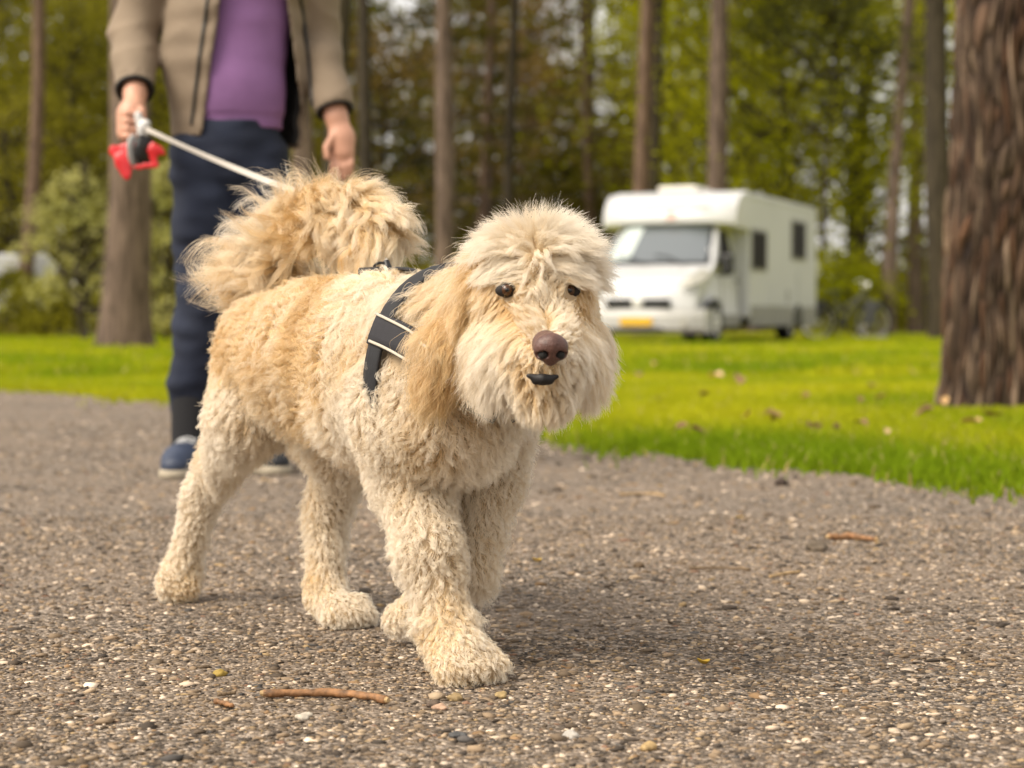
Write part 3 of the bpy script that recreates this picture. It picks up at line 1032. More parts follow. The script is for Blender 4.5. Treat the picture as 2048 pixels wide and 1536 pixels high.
# windscreen follows the cab front, 8 mm proud, with a dark surround
def screen(y0, y1, lo, hi, off, nseg=12):
    mb = MB(); rr_ = []
    a_, b_ = np.array([1.34, 1.24]), np.array([.50, 1.94])
    for yy_ in np.linspace(y0, y1, nseg):
        row = []
        for q in (lo, (lo + hi) / 2, hi):
            x, z = a_ + (b_ - a_) * q
            w_ = cabw(z, x)
            row.append(mb.bm.verts.new((x - 0.16 * abs(yy_) ** 3 + off * .64, yy_ * w_, z + off * .77)))
        rr_.append(row)
    for p_, q_ in zip(rr_, rr_[1:]):
        for i in range(2): mb.bm.faces.new((p_[i], p_[i + 1], q_[i + 1], q_[i]))
    return mb
screen(-.93, .93, .03, .98, .010).build("windscreen_surround", M_black, cab)
ws = screen(-.87, .87, .10, .95, .018).build("windscreen", M_screen, cab, smooth=True)
screen(-.84, -.45, .14, .93, .024, 5).build("screen_blind", M_blind, cab)
for y0_ in (-.1, .55):
    MB().tube([(1.36, y0_, 1.262), (1.20, y0_ - .3, 1.395), (1.16, y0_ - .55, 1.43)], .012, 5).build("wiper", M_black, cab)
MB().box((1.64, 0, 1.135), (.012, 1.5, .012), None, .002).build("bonnet_seam", M_silver, cab)
# side glass of the cab door and the door seam
sg = [(-.02, 1.22), (.86, 1.22), (.82, 1.36), (.36, 1.86), (-.02, 1.86)]
for s in (1, -1):
    mb = MB()
    mb.bm.faces.new([mb.bm.verts.new((x, s * (cabw(z, x) + .010), z)) for x, z in sg])
    mb.build("door_window", M_glass_dark, cab)
    mb = MB().box((1.02, s * 1.17, 1.27), (.14, .20, .36), None, .05).box((1.0, s * 1.06, 1.12), (.06, .14, .06), None, .01)
    mb.build("mirror", M_black, cab)
    MB().tube([(-.22, s * 1.024, .5), (-.22, s * 1.024, 1.2)], .008, 5).build("door_seam", M_silver, cab)
    MB().tube([(.78, s * 1.024, .52), (.84, s * 1.024, 1.18)], .008, 5).build("door_seam", M_silver, cab)
    MB().box((-.05, s * 1.035, 1.02), (.16, .03, .04), None, .01).build("door_handle", M_black, cab)
    hl = MB(); pts_ = [(1.93, .60, .88), (1.93, .82, .86), (1.66, .945, .92), (1.40, 1.0, 1.08), (1.50, .90, 1.14), (1.72, .76, 1.04)]
    hl.bm.faces.new([hl.bm.verts.new((x + .075, s * (y + .03), z + .06)) for x, y, z in pts_])
    hl.build("headlight", M_lens, cab)
# front: dark grille halves, badge, silver bumper, plate
for s in (1, -1):
    g_ = MB()
    for k in range(4): g_.box((2.085 - k * .010, s * .31, .585 + k * .036), (.05, .44, .028), None, .005)
    g_.box((2.06, s * .31, .64), (.05, .42, .15), None, .01)
    g_.build("grille", M_black, cab)
MB().lathe([(.085, -.02), (.085, .015), (.06, .03)], (2.10, 0, .655), 'x', 18).build("grille_badge", M_rim, cab)
bp_ = MB()
rows = []
bpf = [(1.72, .17), (1.72, .56), (2.10, .55), (2.15, .44), (2.15, .24), (2.08, .17)]
for yy_ in np.linspace(-1, 1, 13):
    rows.append([bp_.bm.verts.new((x - .30 * abs(yy_) ** 3.2, yy_ * 1.03, z)) for x, z in bpf])
for a_, b_ in zip(rows, rows[1:]):
    for i in range(len(bpf)):
        j = (i + 1) % len(bpf); bp_.bm.faces.new((a_[i], a_[j], b_[j], b_[i]))
bp_.bm.faces.new(rows[0]); bp_.bm.faces.new(rows[-1])
bum = bp_.build("bumper", simple("silver_bumper", (.46, .45, .43), .45), mh)
MB().box((2.166, .0, .355), (.014, .53, .125), None, .004).build("number_plate", M_yellow, bum)
MB().box((2.155, 0, .235), (.012, .90, .05), None, .004).build("air_intake", M_black, bum)
for s in (1, -1):
    MB().lathe([(.055, -.02), (.055, .012)], (2.045, s * .74, .33), 'x', 14).build("fog_lamp", M_lens, bum)
# skirt, sills, wheel arches
sk = MB()
for s in (1, -1):
    sk.box((-2.02, s * 1.135, .445), (3.02, .05, .36), None, .012).box((-4.82, s * 1.135, .445), (1.14, .05, .36), None, .012)
    sk.box((.25, s * .99, .37), (1.2, .06, .20), None, .012)
sk.build("skirt", M_silver, mh)
MB().box((-2.0, 0, .34), (6.4, 1.7, .12)).build("chassis", M_black, mh)
for s in (1, -1):
    for X in (1.15, -3.9):
        ar = MB()
        ra_ = .43 if X > 0 else .37
        pf = [(X + ra_ * math.cos(a_), .30 + ra_ * math.sin(a_)) for a_ in np.linspace(-.1, math.pi + .1, 14)]
        yo = 1.026 if X > 0 else 1.164
        ar.prism(pf, s * (yo - .05), s * yo)
        ar.build("wheel_arch", M_black, mh)
    for X in (1.15, -3.9):
        yo = 1.035 if X > 0 else 1.02
        wh = MB().lathe([(.20, -.22), (.31, -.22), (.335, -.19), (.335, -.03), (.31, 0), (.21, 0)], (0, 0, 0), 'y', 28).build("wheel", M_rubber, mh, smooth=False)
        wh.location = (X, s * yo, .335)
        if s < 0: wh.rotation_euler = (0, 0, math.pi)
        rm = MB().lathe([(.21, -.06), (.205, .004), (.16, .012), (.05, .02)], (0, 0, 0), 'y', 24).build("rim", M_rim, wh)
        ho = MB()
        for k in range(8):
            a_ = k * math.pi / 4
            ho.box((.13 * math.cos(a_), .017, .13 * math.sin(a_)), (.045, .012, .028), Matrix.Rotation(-a_, 3, 'Y'))
        tag(ho.build("rim_slots", M_black, wh), kind="stuff")
# windows and hatches of the living box (both sides)
for s in (1, -1):
    for (X, z, w_, h_) in ((-1.02, 1.56, .96, .62), (-3.90, 1.83, 1.0, .64)):
        fr = MB().box((X, s * (HW + .006), z), (w_ + .10, .03, h_ + .10), None, .012).build("window", M_silver, mh)
        MB().box((X, s * (HW + .020), z), (w_, .012, h_), None, .005).build("pane", M_glass_dark, fr)
    MB().box((-2.2, s * (HW + .004), .84), (.55, .012, .40), None, .004).build("hatch", M_wall, mh)
    MB().box((-3.1, s * (HW + .006), .80), (.10, .014, .22), None, .004).build("vent_grille", M_silver, mh)
    dr = MB()
    for k in range(5): dr.box((-4.0, s * (HW + .008), .78 + k * .11), (.30, .012, .05), None, .003)
    dr.build("fridge_vent", M_wall, mh)
    MB().box((-2.7, s * (HW + .003), 2.455), (5.1, .02, .05), None, .005).build("roof_rail", M_wall, mh)
MB().box((-1.0, -.15, 2.60), (.9, .7, .12), None, .04).build("roof_light", M_cream, mh)
MB().box((-4.2, .3, 2.58), (.6, .55, .13), None, .05).build("roof_vent", M_white, mh)
for s in (1, -1):
    MB().box((-5.41, s * 1.0, .75), (.03, .12, .36), None, .01).build("tail_light", M_red, mh)

# ================================================================== CARAVAN far left
cv = empty("caravan", ((10 - 1024) / F_PX * 47, 47, 0), R(12))
tag(cv, "white caravan half hidden by shrubs at the far left", "caravan")
MB().prism([(-2.2, .45), (-2.25, 1.2), (-2.05, 1.85), (1.0, 1.9), (1.28, 1.55), (1.3, .6), (1.2, .45)], -1.0, 1.0, bevel=.05).build("body", M_white, cv)
for X in (-1.2, .35):
    fr = MB().box((X, -1.01, 1.32), (.75, .03, .42), None, .01).build("window", M_silver, cv)
    MB().box((X, -1.026, 1.32), (.66, .012, .34), None, .01).build("pane", M_glass_dark, fr)
for s in (-1, 1):
    wh = MB().lathe([(.2, -.16), (.3, -.15), (.3, -.02), (.2, 0)], (0, 0, 0), 'y', 20).build("wheel", M_rubber, cv)
    wh.location = (-.4, s * .98, .3)
    if s > 0: wh.rotation_euler = (0, 0, math.pi)
MB().box((1.7, 0, .4), (.9, .08, .08)).build("drawbar", M_silver, cv)
aw = empty("awning", ((120 - 1024) / F_PX * 46, 46, 0), R(-8))
tag(aw, "pale fabric awning sloping down beside the white caravan", "awning")
MB().prism([(0, 1.34), (1.0, 1.05), (1.0, 1.03), (0, 1.31)], -.8, .8).build("canvas", simple("pale_canvas", (.42, .40, .34), .9), aw)
for x_, h_ in ((.03, 1.31), (.97, 1.03)):
    for y_ in (-.75, .75):
        MB().tube([(x_, y_, 0), (x_, y_, h_)], .014, 6).build("pole", M_silver, aw)
sp_ = empty("stump", (float(G(70, 655)[0]), 42, 0))
tag(sp_, "low dark tree stump at the lawn's far edge near the caravan", "stump")
link("wood", trunk_mesh("wood", (0, 0, 0), (0.02, 0, .16), .14, .12, flare=.3, seed=9, rings=6), M_bark_dark, sp_)
bm_ = MB().lathe([(.02, 0), (.12, 0.0), (.115, .012), (.02, .014)], (0, 0, .155), 'z', 16); bm_.build("cut_face", simple("cut_wood", (.16, .09, .05), .9), sp_)

# ================================================================== BICYCLE
D_B = 40.0
bx = (1690 - 1024) / F_PX * D_B
bk = empty("bicycle", (bx, D_B, 0), R(-6))
tag(bk, "grey bicycle with upright handlebar leaning beside the motorhome", "bicycle")
M_steel = simple("grey_bike_paint", (.05, .048, .052), .4, metal=.3)
M_chrome = simple("bright_metal", (.75, .74, .72), .3, metal=.7)
RW = .34
for X in (-.55, .55):
    an = np.linspace(0, 2 * math.pi, 28, endpoint=False)
    wh = MB().tube([(X + RW * math.cos(a_), 0, RW + RW * math.sin(a_)) for a_ in an], .030, 6, closed=True).build("wheel", M_rubber, bk)
    MB().tube([(X + (RW - .028) * math.cos(a_), 0, RW + (RW - .028) * math.sin(a_)) for a_ in an], .011, 5, closed=True).build("rim", M_chrome, wh)
    sp2 = MB()
    for k in range(14):
        a_ = k * 2 * math.pi / 14
        sp2.tube([(X, 0, RW), (X + (RW - .03) * math.cos(a_), 0, RW + (RW - .03) * math.sin(a_))], .0025, 3)
    sp2.lathe([(.03, -.04), (.03, .04)], (X, 0, RW), 'y', 10)
    sp2.build("spokes", M_chrome, wh)
    MB().tube([(X + (RW + .05) * math.cos(a_), 0, RW + (RW + .05) * math.sin(a_)) for a_ in np.linspace(.2, 2.5, 12)], .02, 6).build("mudguard", M_black, bk)
MB().tube([(.38, 0, .95), (-.05, 0, .32)], .034, 8).tube([(.38, 0, .90), (-.15, 0, .55)], .02, 8).tube([(-.05, 0, .32), (-.20, 0, .82)], .02, 8).tube([(-.05, .03, .32), (-.55, .05, .34)], .012, 6).tube([(-.17, .02, .7), (-.55, .05, .34)], .010, 6).build("frame", M_steel, bk)
MB().tube([(.36, 0, 1.02), (.42, 0, .72), (.55, .06, .34)], .018, 6).tube([(.42, 0, .72), (.55, -.06, .34)], .016, 6).build("fork", M_steel, bk)
MB().tube([(.36, 0, 1.0), (.34, 0, 1.14)], .016, 6).tube([(.22, -.29, 1.15), (.32, -.22, 1.17), (.36, 0, 1.13), (.32, .22, 1.17), (.22, .29, 1.15)], .013, 6).build("handlebar", M_chrome, bk)
MB().lathe([(.06, -.04), (.075, .0), (.06, .03)], (.44, 0, 1.06), 'x', 14).build("headlight", M_chrome, bk)
MB().box((-.24, 0, .93), (.27, .16, .06), None, .025).tube([(-.22, 0, .9), (-.19, 0, .78)], .014, 6).build("saddle", M_black, bk)
MB().box((-.58, 0, .74), (.42, .13, .02), None, .005).tube([(-.75, .05, .73), (-.57, .05, .36)], .008, 5).build("rack", M_black, bk)
for s in (-1, 1):
    MB().box((-.60, s * .13, .58), (.36, .13, .36), Matrix.Rotation(R(4), 3, 'Y'), .03).build("pannier", M_black, bk)
MB().box((.50, -.12, .52), (.26, .12, .48), Matrix.Rotation(R(14), 3, 'Y'), .03).build("front_bag", simple("dark_grey_bag", (.05, .05, .052), .8), bk)
MB().lathe([(.09, -.008), (.09, .008)], (-.05, -.05, .32), 'y', 16).tube([(-.05, -.06, .32), (.05, -.07, .2)], .01, 5).box((.06, -.12, .19), (.09, .09, .025)).build("crank", M_black, bk)
MB().tube([(-.1, -.03, .3), (-.16, -.22, .01)], .011, 6).build("kickstand", M_steel, bk)
sl = empty("stone_slab", ((1741 - 1024) / F_PX * 38.9, 38.9, 0), R(5))
tag(sl, "flat pale stone slab on the lawn under the bicycle", "stone slab")
MB().box((0, 0, .035), (.55, .40, .08), None, .012).build("slab", simple("pale_stone", (.36, .33, .28), .9, noise=(6, .2)), sl)

# ================================================================== PERSON
def Pp(px, py, dd=0.0):
    return P(px, py, 5.38 + dd)
man = empty("person", (float(Pp(460, 640)[0]), 5.38, 0))
tag(man, "person in open beige jacket, purple jumper and navy trousers holding a leash", "person")
MO = np.array(man.location)
M_skin = simple("skin", (0.52, 0.27, 0.18), 0.5, noise=(14, .10), bump=(60, .25, .002))
M_jacket = simple("beige_jacket", (0.20, 0.15, 0.102), 0.85, noise=(9, .08), bump=(14, .45, .012))
M_lining = simple("dark_lining", (0.010, 0.009, 0.008), 0.8)
M_jumper = simple("purple_jumper", (0.235, 0.115, 0.27), 0.92, noise=(12, .07), bump=(16, .35, .008))
M_trous = simple("navy_trousers", (0.008, 0.0125, 0.029), 0.9, noise=(7, .25), bump=(11, .5, .012))
M_shoe = simple("blue_grey_shoe", (0.022, 0.032, 0.062), 0.6, noise=(18, .2))
M_shoe2 = simple("dark_shoe", (0.009, 0.010, 0.013), 0.6)
M_sole = simple("pale_sole", (0.36, 0.31, 0.23), 0.75)
M_hair = simple("grey_brown_hair", (0.10, 0.075, 0.055), 0.6, bump=(60, .6, .006))

ZX = np.array([1.0, 0, 0]); ZY = np.array([0, 1.0, 0]); ZZ = np.array([0, 0, 1.0])
# joints: the photo's left leg (person's right) steps towards the camera, the other trails
pel = Pp(450, 300); pel[2] = .90
hipA = Pp(405, 300, .0); hipA[2] = .86
kneeA = Pp(408, 560, -.06); kneeA[2] = .49
ankA = Pp(388, 868, -.02); ankA[2] = .10
toeA = Pp(362, 925, -.14); toeA[2] = .035
hipB = Pp(512, 300, .02); hipB[2] = .86
kneeB = Pp(508, 560, .02); kneeB[2] = .48
ankB = Pp(508, 868, .10); ankB[2] = .11
toeB = Pp(548, 925, -.04); toeB[2] = .03
chest = np.array([Pp(475, 0)[0], 5.40, 1.26]); waist = np.array([Pp(468, 200)[0], 5.39, 1.0])
neck = np.array([chest[0], 5.42, 1.47]); head = np.array([chest[0], 5.38, 1.64])
shA = np.array([chest[0] - .19, 5.42, 1.40]); shB = np.array([chest[0] + .19, 5.42, 1.40])
elA = Pp(268, 60, .03); wrA = Pp(270, 188, -.13)
elB = Pp(632, 60, .08); wrB = Pp(672, 232, -.02)

def fingers(prims, wr, palm, spec, rad=.0085):
    for pts in spec:
        for i, (a, b_) in enumerate(zip(pts, pts[1:])):
            prims.append(cone(a, rad * (1 - .10 * i), b_, rad * (1 - .10 * (i + 1)), k=.004))

bod = [cone(pel, .098, waist, .098, flat=[(ZY, 1.45)]), cone(waist, .098, chest, .135, flat=[(ZY, 1.4)]), cone(chest, .13, neck - [0, 0, .07], .07, flat=[(ZY, 1.2)]),
       cone(shA, .055, shB, .055), cone(neck - [0, 0, .05], .058, head - [0, 0, .05], .052),
       cone(head + [0, .01, .02], .082, head + [0, -.012, -.05], .066), cone(head + [0, -.05, -.085], .03, head + [0, -.06, -.09], .026),
       cone(head + [0, -.085, .0], .012, head + [0, -.103, -.035], .014, k=.01),
       cone(head + [-.078, .0, .0], .012, head + [-.082, .01, -.035], .010, flat=[(ZX, 1.8)], k=.008), cone(head + [.078, .0, .0], .012, head + [.082, .01, -.035], .010, flat=[(ZX, 1.8)], k=.008),
       cone(hipA, .064, kneeA, .050, k=.012), cone(kneeA, .050, ankA, .033, k=.012), cone(ankA - [0, 0, .03], .026, toeA, .018, k=.008), cone(hipB, .064, kneeB, .050, k=.012), cone(kneeB, .050, ankB, .033, k=.012), cone(ankB - [0, 0, .03], .026, toeB, .018, k=.008),
       cone(shA, .052, elA, .042), cone(elA, .042, wrA, .029), cone(shB, .052, elB, .042), cone(elB, .042, wrB, .028)]
# right hand (left in the picture) closed round the leash handle, thumb on top
hc = Pp(268, 238, -.17)
bod += [cone(wrA, .028, hc + [0, 0, .02], .034, flat=[(ZX, 1.15)], k=.02), cone(hc + [-.012, 0, .012], .033, hc + [-.014, -.004, -.035], .030, k=.02)]
for i, dz in enumerate((.014, -.006, -.026, -.045)):
    k0 = hc + [-.022, -.022, dz]
    fingers(bod, wrA, hc, [[k0, k0 + [.014, -.028, -.004], k0 + [.036, -.022, -.006], k0 + [.042, -.002, -.006]]], rad=.0098 - .0008 * (i == 3))
fingers(bod, wrA, hc, [[hc + [.004, -.01, .03], hc + [.026, -.026, .018], hc + [.030, -.032, -.012]]], rad=.0115)
# left hand hangs relaxed
hb = Pp(684, 275, -.03)
bod += [cone(wrB, .027, hb, .030, flat=[(ZX, 1.0), (ZY, 1.3)], k=.02), cone(hb, .032, hb + [.004, -.004, -.035], .030, flat=[(ZY, 1.5)], k=.02)]
for i, (dx, L) in enumerate(((-.026, .070), (-.009, .078), (.008, .074), (.024, .058))):
    k0 = hb + [dx, -.004, -.045]
    fingers(bod, wrB, hb, [[k0, k0 + [.002, -.006, -L * .45], k0 + [.000, -.002, -L * .8], k0 + [-.002, .006, -L]]], rad=.0088)
fingers(bod, wrB, hb, [[hb + [-.022, -.015, .005], hb + [-.040, -.022, -.028], hb + [-.038, -.026, -.055]]], rad=.0105)
me = sdf_mesh("body", bod, .0055, .03)
def put(me, name, mat, parent=man):
    V = np.zeros(len(me.vertices) * 3, np.float32); me.vertices.foreach_get("co", V)
    V = V.reshape(-1, 3) - MO.astype(np.float32); me.vertices.foreach_set("co", V.ravel()); me.update()
    me.name = name
    return link(name, me, mat, parent)
put(me, "body", M_skin)

# trousers
wr_ = lambda X: .009 * fbm(X * np.array([1, 1, 1.8]), 16, 41) * np.clip((1.0 - X[:, 2]) * 2, .4, 1) + .004 * fbm(X * np.array([1, 1, 2.2]), 38, 42)
tr = [cone(pel + [0, 0, .06], .130, pel - [0, 0, .05], .138, flat=[(ZY, 1.42)]), cone(hipA, .092, kneeA, .072), cone(kneeA, .072, ankA + [0, 0, .07], .062),
      cone(hipB, .092, kneeB, .070), cone(kneeB, .070, ankB + [0, .01, .06], .060)]
D, lo = sdf_grid(tr, .008, .010)
X = grid_pts(D, lo, .008); m_ = np.abs(D) < .05
D[m_] += wr_(X[m_]).astype(np.float32)
D = np.maximum(D, -(X[..., 2] - .125)); D = np.maximum(D, X[..., 2] - .945)
put(mesh_np("trousers", *surface_nets(D, lo, .008), smooth=True), "trousers", M_trous)
# socks close the gap between trouser leg and shoe
for a_, nm in ((ankA, "sock"), (ankB, "sock")):
    put(sdf_mesh("sock", [cone(a_ - [0, 0, .03], .062, a_ + [0, 0, .10], .060)], .006, .01), "sock", simple("dark_sock", (.006, .006, .008), .9))

def shoe(ank, toe, mat):
    d = nrm((toe - ank) * np.array([1, 1, 0])); s = np.array([-d[1], d[0], 0])
    heel = np.array([ank[0], ank[1], 0]) - d * .055
    tip = heel + d * .27
    pr = [cone(heel + [0, 0, .045] + d * .015, .042, ank + [0, 0, .035], .058), cone(heel + [0, 0, .05] + d * .03, .042, heel + d * .17 + [0, 0, .045], .048, flat=[(ZZ, 1.15)]), cone(heel + d * .16 + [0, 0, .042], .048, tip - d * .04 + [0, 0, .032], .038, flat=[(ZZ, 1.25)])]
    D, lo = sdf_grid(pr, .005, .03); X = grid_pts(D, lo, .005)
    D = np.maximum(D, .018 - X[..., 2])
    sh = put(mesh_np("shoe", *surface_nets(D, lo, .005), smooth=True), "shoe", mat)
    pr = [cone(heel + d * .02 + [0, 0, .012], .046, heel + d * .15 + [0, 0, .012], .051), cone(heel + d * .15 + [0, 0, .012], .051, tip - d * .045 + [0, 0, .012], .044)]
    D, lo = sdf_grid(pr, .005, .02); X = grid_pts(D, lo, .005)
    D = np.maximum(D, np.maximum(-X[..., 2] + .001, X[..., 2] - .026))
    so = put(mesh_np("sole", *surface_nets(D, lo, .005), smooth=True), "sole", M_sole, man); so.parent = sh
    lc = MB()
    for k in range(4):
        c = heel + d * (.115 + .022 * k) + np.array([0, 0, .098 - .006 * k]) - MO
        lc.tube([c - s * .026 - [0, 0, .006], c + [0, 0, .004], c + s * .026 - [0, 0, .006]], .0035, 5)
    lc.build("laces", simple("pale_laces", (.4, .4, .4), .8), sh)
shoe(ankA + [0, 0, -.01], toeA, M_shoe)
shoe(ankB + [0, 0, -.01], toeB, M_shoe2)

# jumper
ju = [cone(waist + [0.0, 0, -.085], .136, waist + [-.005, -.005, .05], .136, flat=[(ZY, 1.32)]), cone(waist + [-.005, -.005, .05], .136, chest + [0, 0, .05], .150, flat=[(ZY, 1.3)]), cone(chest + [0, 0, .05], .145, neck - [0, 0, .05], .075, flat=[(ZY, 1.15)])]
D, lo = sdf_grid(ju, .008, .04); X = grid_pts(D, lo, .008); m_ = np.abs(D) < .05
D[m_] += (.005 * fbm(X[m_] * np.array([1, 1, .6]), 20, 51) + .004 * fbm(X[m_] * np.array([.5, .5, 2]), 30, 52)).astype(np.float32)
HEM = .922
D = np.maximum(D, HEM - X[..., 2]); D = np.maximum(D, X[..., 2] - 1.50)
rib = (X[..., 2] < HEM + .045)
D = np.where(rib, D + .004, D)
put(mesh_np("jumper", *surface_nets(D, lo, .008), smooth=True), "jumper", M_jumper)

# jacket: hollow shell, open down the front, with sleeves
jt = [cone(waist + [0, .01, -.14], .178, waist + [0, .01, .08], .182, flat=[(ZY, 1.30)]), cone(waist + [0, .01, .08], .182, chest + [0, .01, .06], .190, flat=[(ZY, 1.30)]), cone(chest + [0, .01, .06], .19, neck + [0, 0, -.02], .085, flat=[(ZY, 1.1)])]
vx = .0065
lo_ = np.array([chest[0] - .42, 5.05, .78]); hi_ = np.array([chest[0] + .42, 5.72, 1.56])
Dt, lo = sdf_grid(jt, vx, .05, lo=lo_, hi=hi_)
X = grid_pts(Dt, lo, vx)
xz = X[..., 2]
fold = .006 * fbm(X * np.array([1, 1, .9]), 15, 61) + .012 * (np.abs(fbm(X * np.array([1.3, .8, 1.0]), 11, 66)) - .4) + .004 * fbm(X * np.array([.6, .6, 2.4]), 26, 62)
Dt = Dt + fold.astype(np.float32) * .9
shell = np.maximum(Dt, -(Dt + .014))
pxl = 1024 + X[..., 0] / X[..., 1] * F_PX
# front edges: the photo's left flap edge runs from x=460 at the top to 412 at the hem, the right flap from 562 to 600
pyl = 768 - F_PX * np.tan(np.arctan((X[..., 2] - CAM_H) / X[..., 1]) + PITCH)
xl = X[..., 0]
zt = np.clip((1.28 - xz) / .36, -.4, 1.2)
eL = Pp(458, 0)[0] + (Pp(415, 0)[0] - Pp(458, 0)[0]) * zt
eR = Pp(578, 0)[0] + (Pp(608, 0)[0] - Pp(578, 0)[0]) * zt
front = X[..., 1] < chest[1] + .02
opening = np.minimum(xl - eL, eR - xl)
shell = np.where(front, np.maximum(shell, opening), shell)
hem = .892 - .012 * np.sin((xl - chest[0]) * 9)
shell = np.maximum(shell, hem - xz)
shell = np.maximum(shell, xz - 1.475)
sl_ = []
for sh_, el_, wr2 in ((shA, elA, wrA), (shB, elB, wrB)):
    cu_ = wr2 + (el_ - wr2) * .10
    sl_ += [cone(sh_ + [0, 0, -.01], .088, el_, .063), cone(el_, .063, cu_, .052)]
Ds, _ = sdf_grid(sl_, vx, .03, lo=lo_, hi=hi_)
Ds = Ds + (.004 * fbm(X * np.array([.7, .7, 1.6]), 24, 63) + .010 * (np.abs(fbm(X * np.array([.7, .7, 2.2]), 15, 67)) - .4) + .0008 * np.sin(xz * 95 + 6 * xl)).astype(np.float32)
for el_, wr2 in ((elA, wrA), (elB, wrB)):      # hollow cuffs, cut square to the arm
    d = nrm(wr2 - el_); cu_ = wr2 + (el_ - wr2) * .06
    Ds = np.maximum(Ds, np.where(np.linalg.norm(X - cu_, axis=-1) < .2, (X - cu_) @ d, -1))
    Ds = np.maximum(Ds, -prim_d(X, cone(cu_ - d * .05, .040, cu_ + d * .05, .042)))
jk = smin(shell, Ds, .02)
jacket = put(mesh_np("jacket", *surface_nets(jk.astype(np.float32), lo, vx), smooth=True), "jacket", M_jacket)
# dark lining seen inside the opening, dark zip tape along the front edge
Dl = np.maximum(Dt + .0145, -(Dt + .027))
Dl = np.where(front, np.maximum(Dl, opening + .004), Dl)
Dl = np.maximum(Dl, hem + .01 - xz); Dl = np.maximum(Dl, xz - 1.46)
ln = put(mesh_np("lining", *surface_nets(Dl.astype(np.float32), lo, vx), smooth=True), "lining", M_lining); ln.parent = jacket
tv = BVHTree.FromPolygons([v.co for v in jacket.data.vertices], [p.vertices for p in jacket.data.polygons])
for off, rad, mat_, nm in ((-.026, .005, M_black, "zip"), (.036, .004, M_lining, "seam")):
    for side in (0, 1):
        pts = []
        for z in np.linspace(.93, 1.44, 30):
            q = np.clip((1.28 - z) / .36, -.4, 1.2)
            x = (Pp(458, 0)[0] + (Pp(415, 0)[0] - Pp(458, 0)[0]) * q + off - .008) if side == 0 else (Pp(578, 0)[0] + (Pp(608, 0)[0] - Pp(578, 0)[0]) * q - off + .008)
            h = tv.ray_cast(Vector((x - MO[0], -.6, z)), Vector((0, 1, 0)))
            if h[0] is not None and h[0].y < .0: pts.append(h[0] + Vector((0, -.001, 0)))
        if len(pts) > 4: MB().tube(pts, rad, 5).build(nm, mat_, jacket)
# cuffs seams
for el_, wr2 in ((elA, wrA), (elB, wrB)):
    d = nrm(wr2 - el_); cu_ = wr2 + (el_ - wr2) * .065
    h = nrm(np.cross(d, ZY)); v = np.cross(d, h)
    MB().tube([cu_ + (h * math.cos(a_) + v * math.sin(a_)) * .047 - MO for a_ in np.linspace(0, 2 * math.pi, 20, endpoint=False)], .006, 6, closed=True).build("cuff", M_lining, jacket)
# collar
MB().tube([neck + np.array([.085 * math.sin(a_), -.075 * math.cos(a_) + .01, -.03 + .015 * math.cos(a_)]) - MO for a_ in np.linspace(.5, 2 * math.pi - .5, 20)], .022, 8).build("collar", M_jacket, jacket, smooth=True)
# hair and face
hp_ = [cone(head + [0, .02, .035], .088, head + [0, .035, -.03], .075)]
D, lo = sdf_grid(hp_, .006, .01); X = grid_pts(D, lo, .006)
D = np.maximum(D, -((X[..., 1] - head[1] + .045) + .9 * np.minimum(0, X[..., 2] - head[2] - .06)))
D = D + (.004 * fbm(X, 70, 71)).astype(np.float32)
put(mesh_np("hair", *surface_nets(D, lo, .006), smooth=True), "hair", M_hair)
for s in (-1, 1):
    ey = MB().lathe([(.004, -.010), (.011, -.004), (.011, .004), (.004, .010)], head + [s * .031, -.072, .005] - MO, 'y', 12)
    ey.build("eye", simple("eye_white", (.7, .68, .65), .2), man, smooth=True)
    MB().lathe([(.003, -.002), (.0055, -.001), (.0055, .002)], head + [s * .031, -.0825, .005] - MO, 'y', 12).build("iris", M_lining, man)
    MB().tube([head + [s * .018, -.083, .024] - MO, head + [s * .034, -.082, .029] - MO, head + [s * .048, -.070, .023] - MO], .0035, 5).build("eyebrow", M_hair, man)
MB().tube([head + [-.022, -.078, -.062] - MO, head + [0, -.088, -.060] - MO, head + [.022, -.078, -.062] - MO], [.002, .005, .002], 6).build("mouth", simple("lips", (.36, .13, .11), .5), man)

# ================================================================== LEASH with its red bags
le = empty("retractable_leash", tuple(Pp(286, 290, -.21)))
LO = np.array(le.location)
tag(le, "grey and black retractable leash held in the person's right hand", "leash")
M_lgrey = simple("light_grey_plastic", (.52, .51, .49), .35)
def leash_part(pr, name, mat, vxl=.003, k=.008, extra=None):
    D, lo = sdf_grid(pr, vxl, k)
    me = mesh_np(name, *surface_nets(D, lo, vxl), smooth=True)
    return link(name, me, mat, le)
cax = nrm(np.array([1.0, -.35, 0]))
leash_part([cone(np.array([0.006, 0, -.012]), .044, np.array([0.006, 0, -.016]), .043, flat=[(cax, 2.3)])], "casing", M_black)
leash_part([cone(np.array([-.020, -.010, -.012]), .040, np.array([-.020, -.010, -.02]), .038, flat=[(cax, 6)])], "side_plate", M_lgrey)
leash_part([cone(np.array([.002, -.006, .030]), .014, np.array([.010, -.014, .052]), .013), cone(np.array([.002, -.006, .030]), .014, np.array([-.012, -.006, .075]), .011)], "nozzle", M_lgrey)
leash_part([cone(np.array([-.012, .0, .075]), .012, np.array([-.020, .035, .060]), .012), cone(np.array([-.020, .035, .060]), .012, np.array([-.014, .05, .0]), .013), cone(np.array([-.014, .05, .0]), .013, np.array([0.0, .02, -.03]), .012)], "handle", M_black)
MB().box((.000, -.022, .045), (.012, .010, .016), None, .003).build("brake_button", simple("white_button", (.7, .7, .7), .4), le)
start = np.array([.012, -.020, .040])
RING = P(772, 528, 2.60)
end = P(700, 424, 2.80) - LO
tp = MB()
n_ = 40
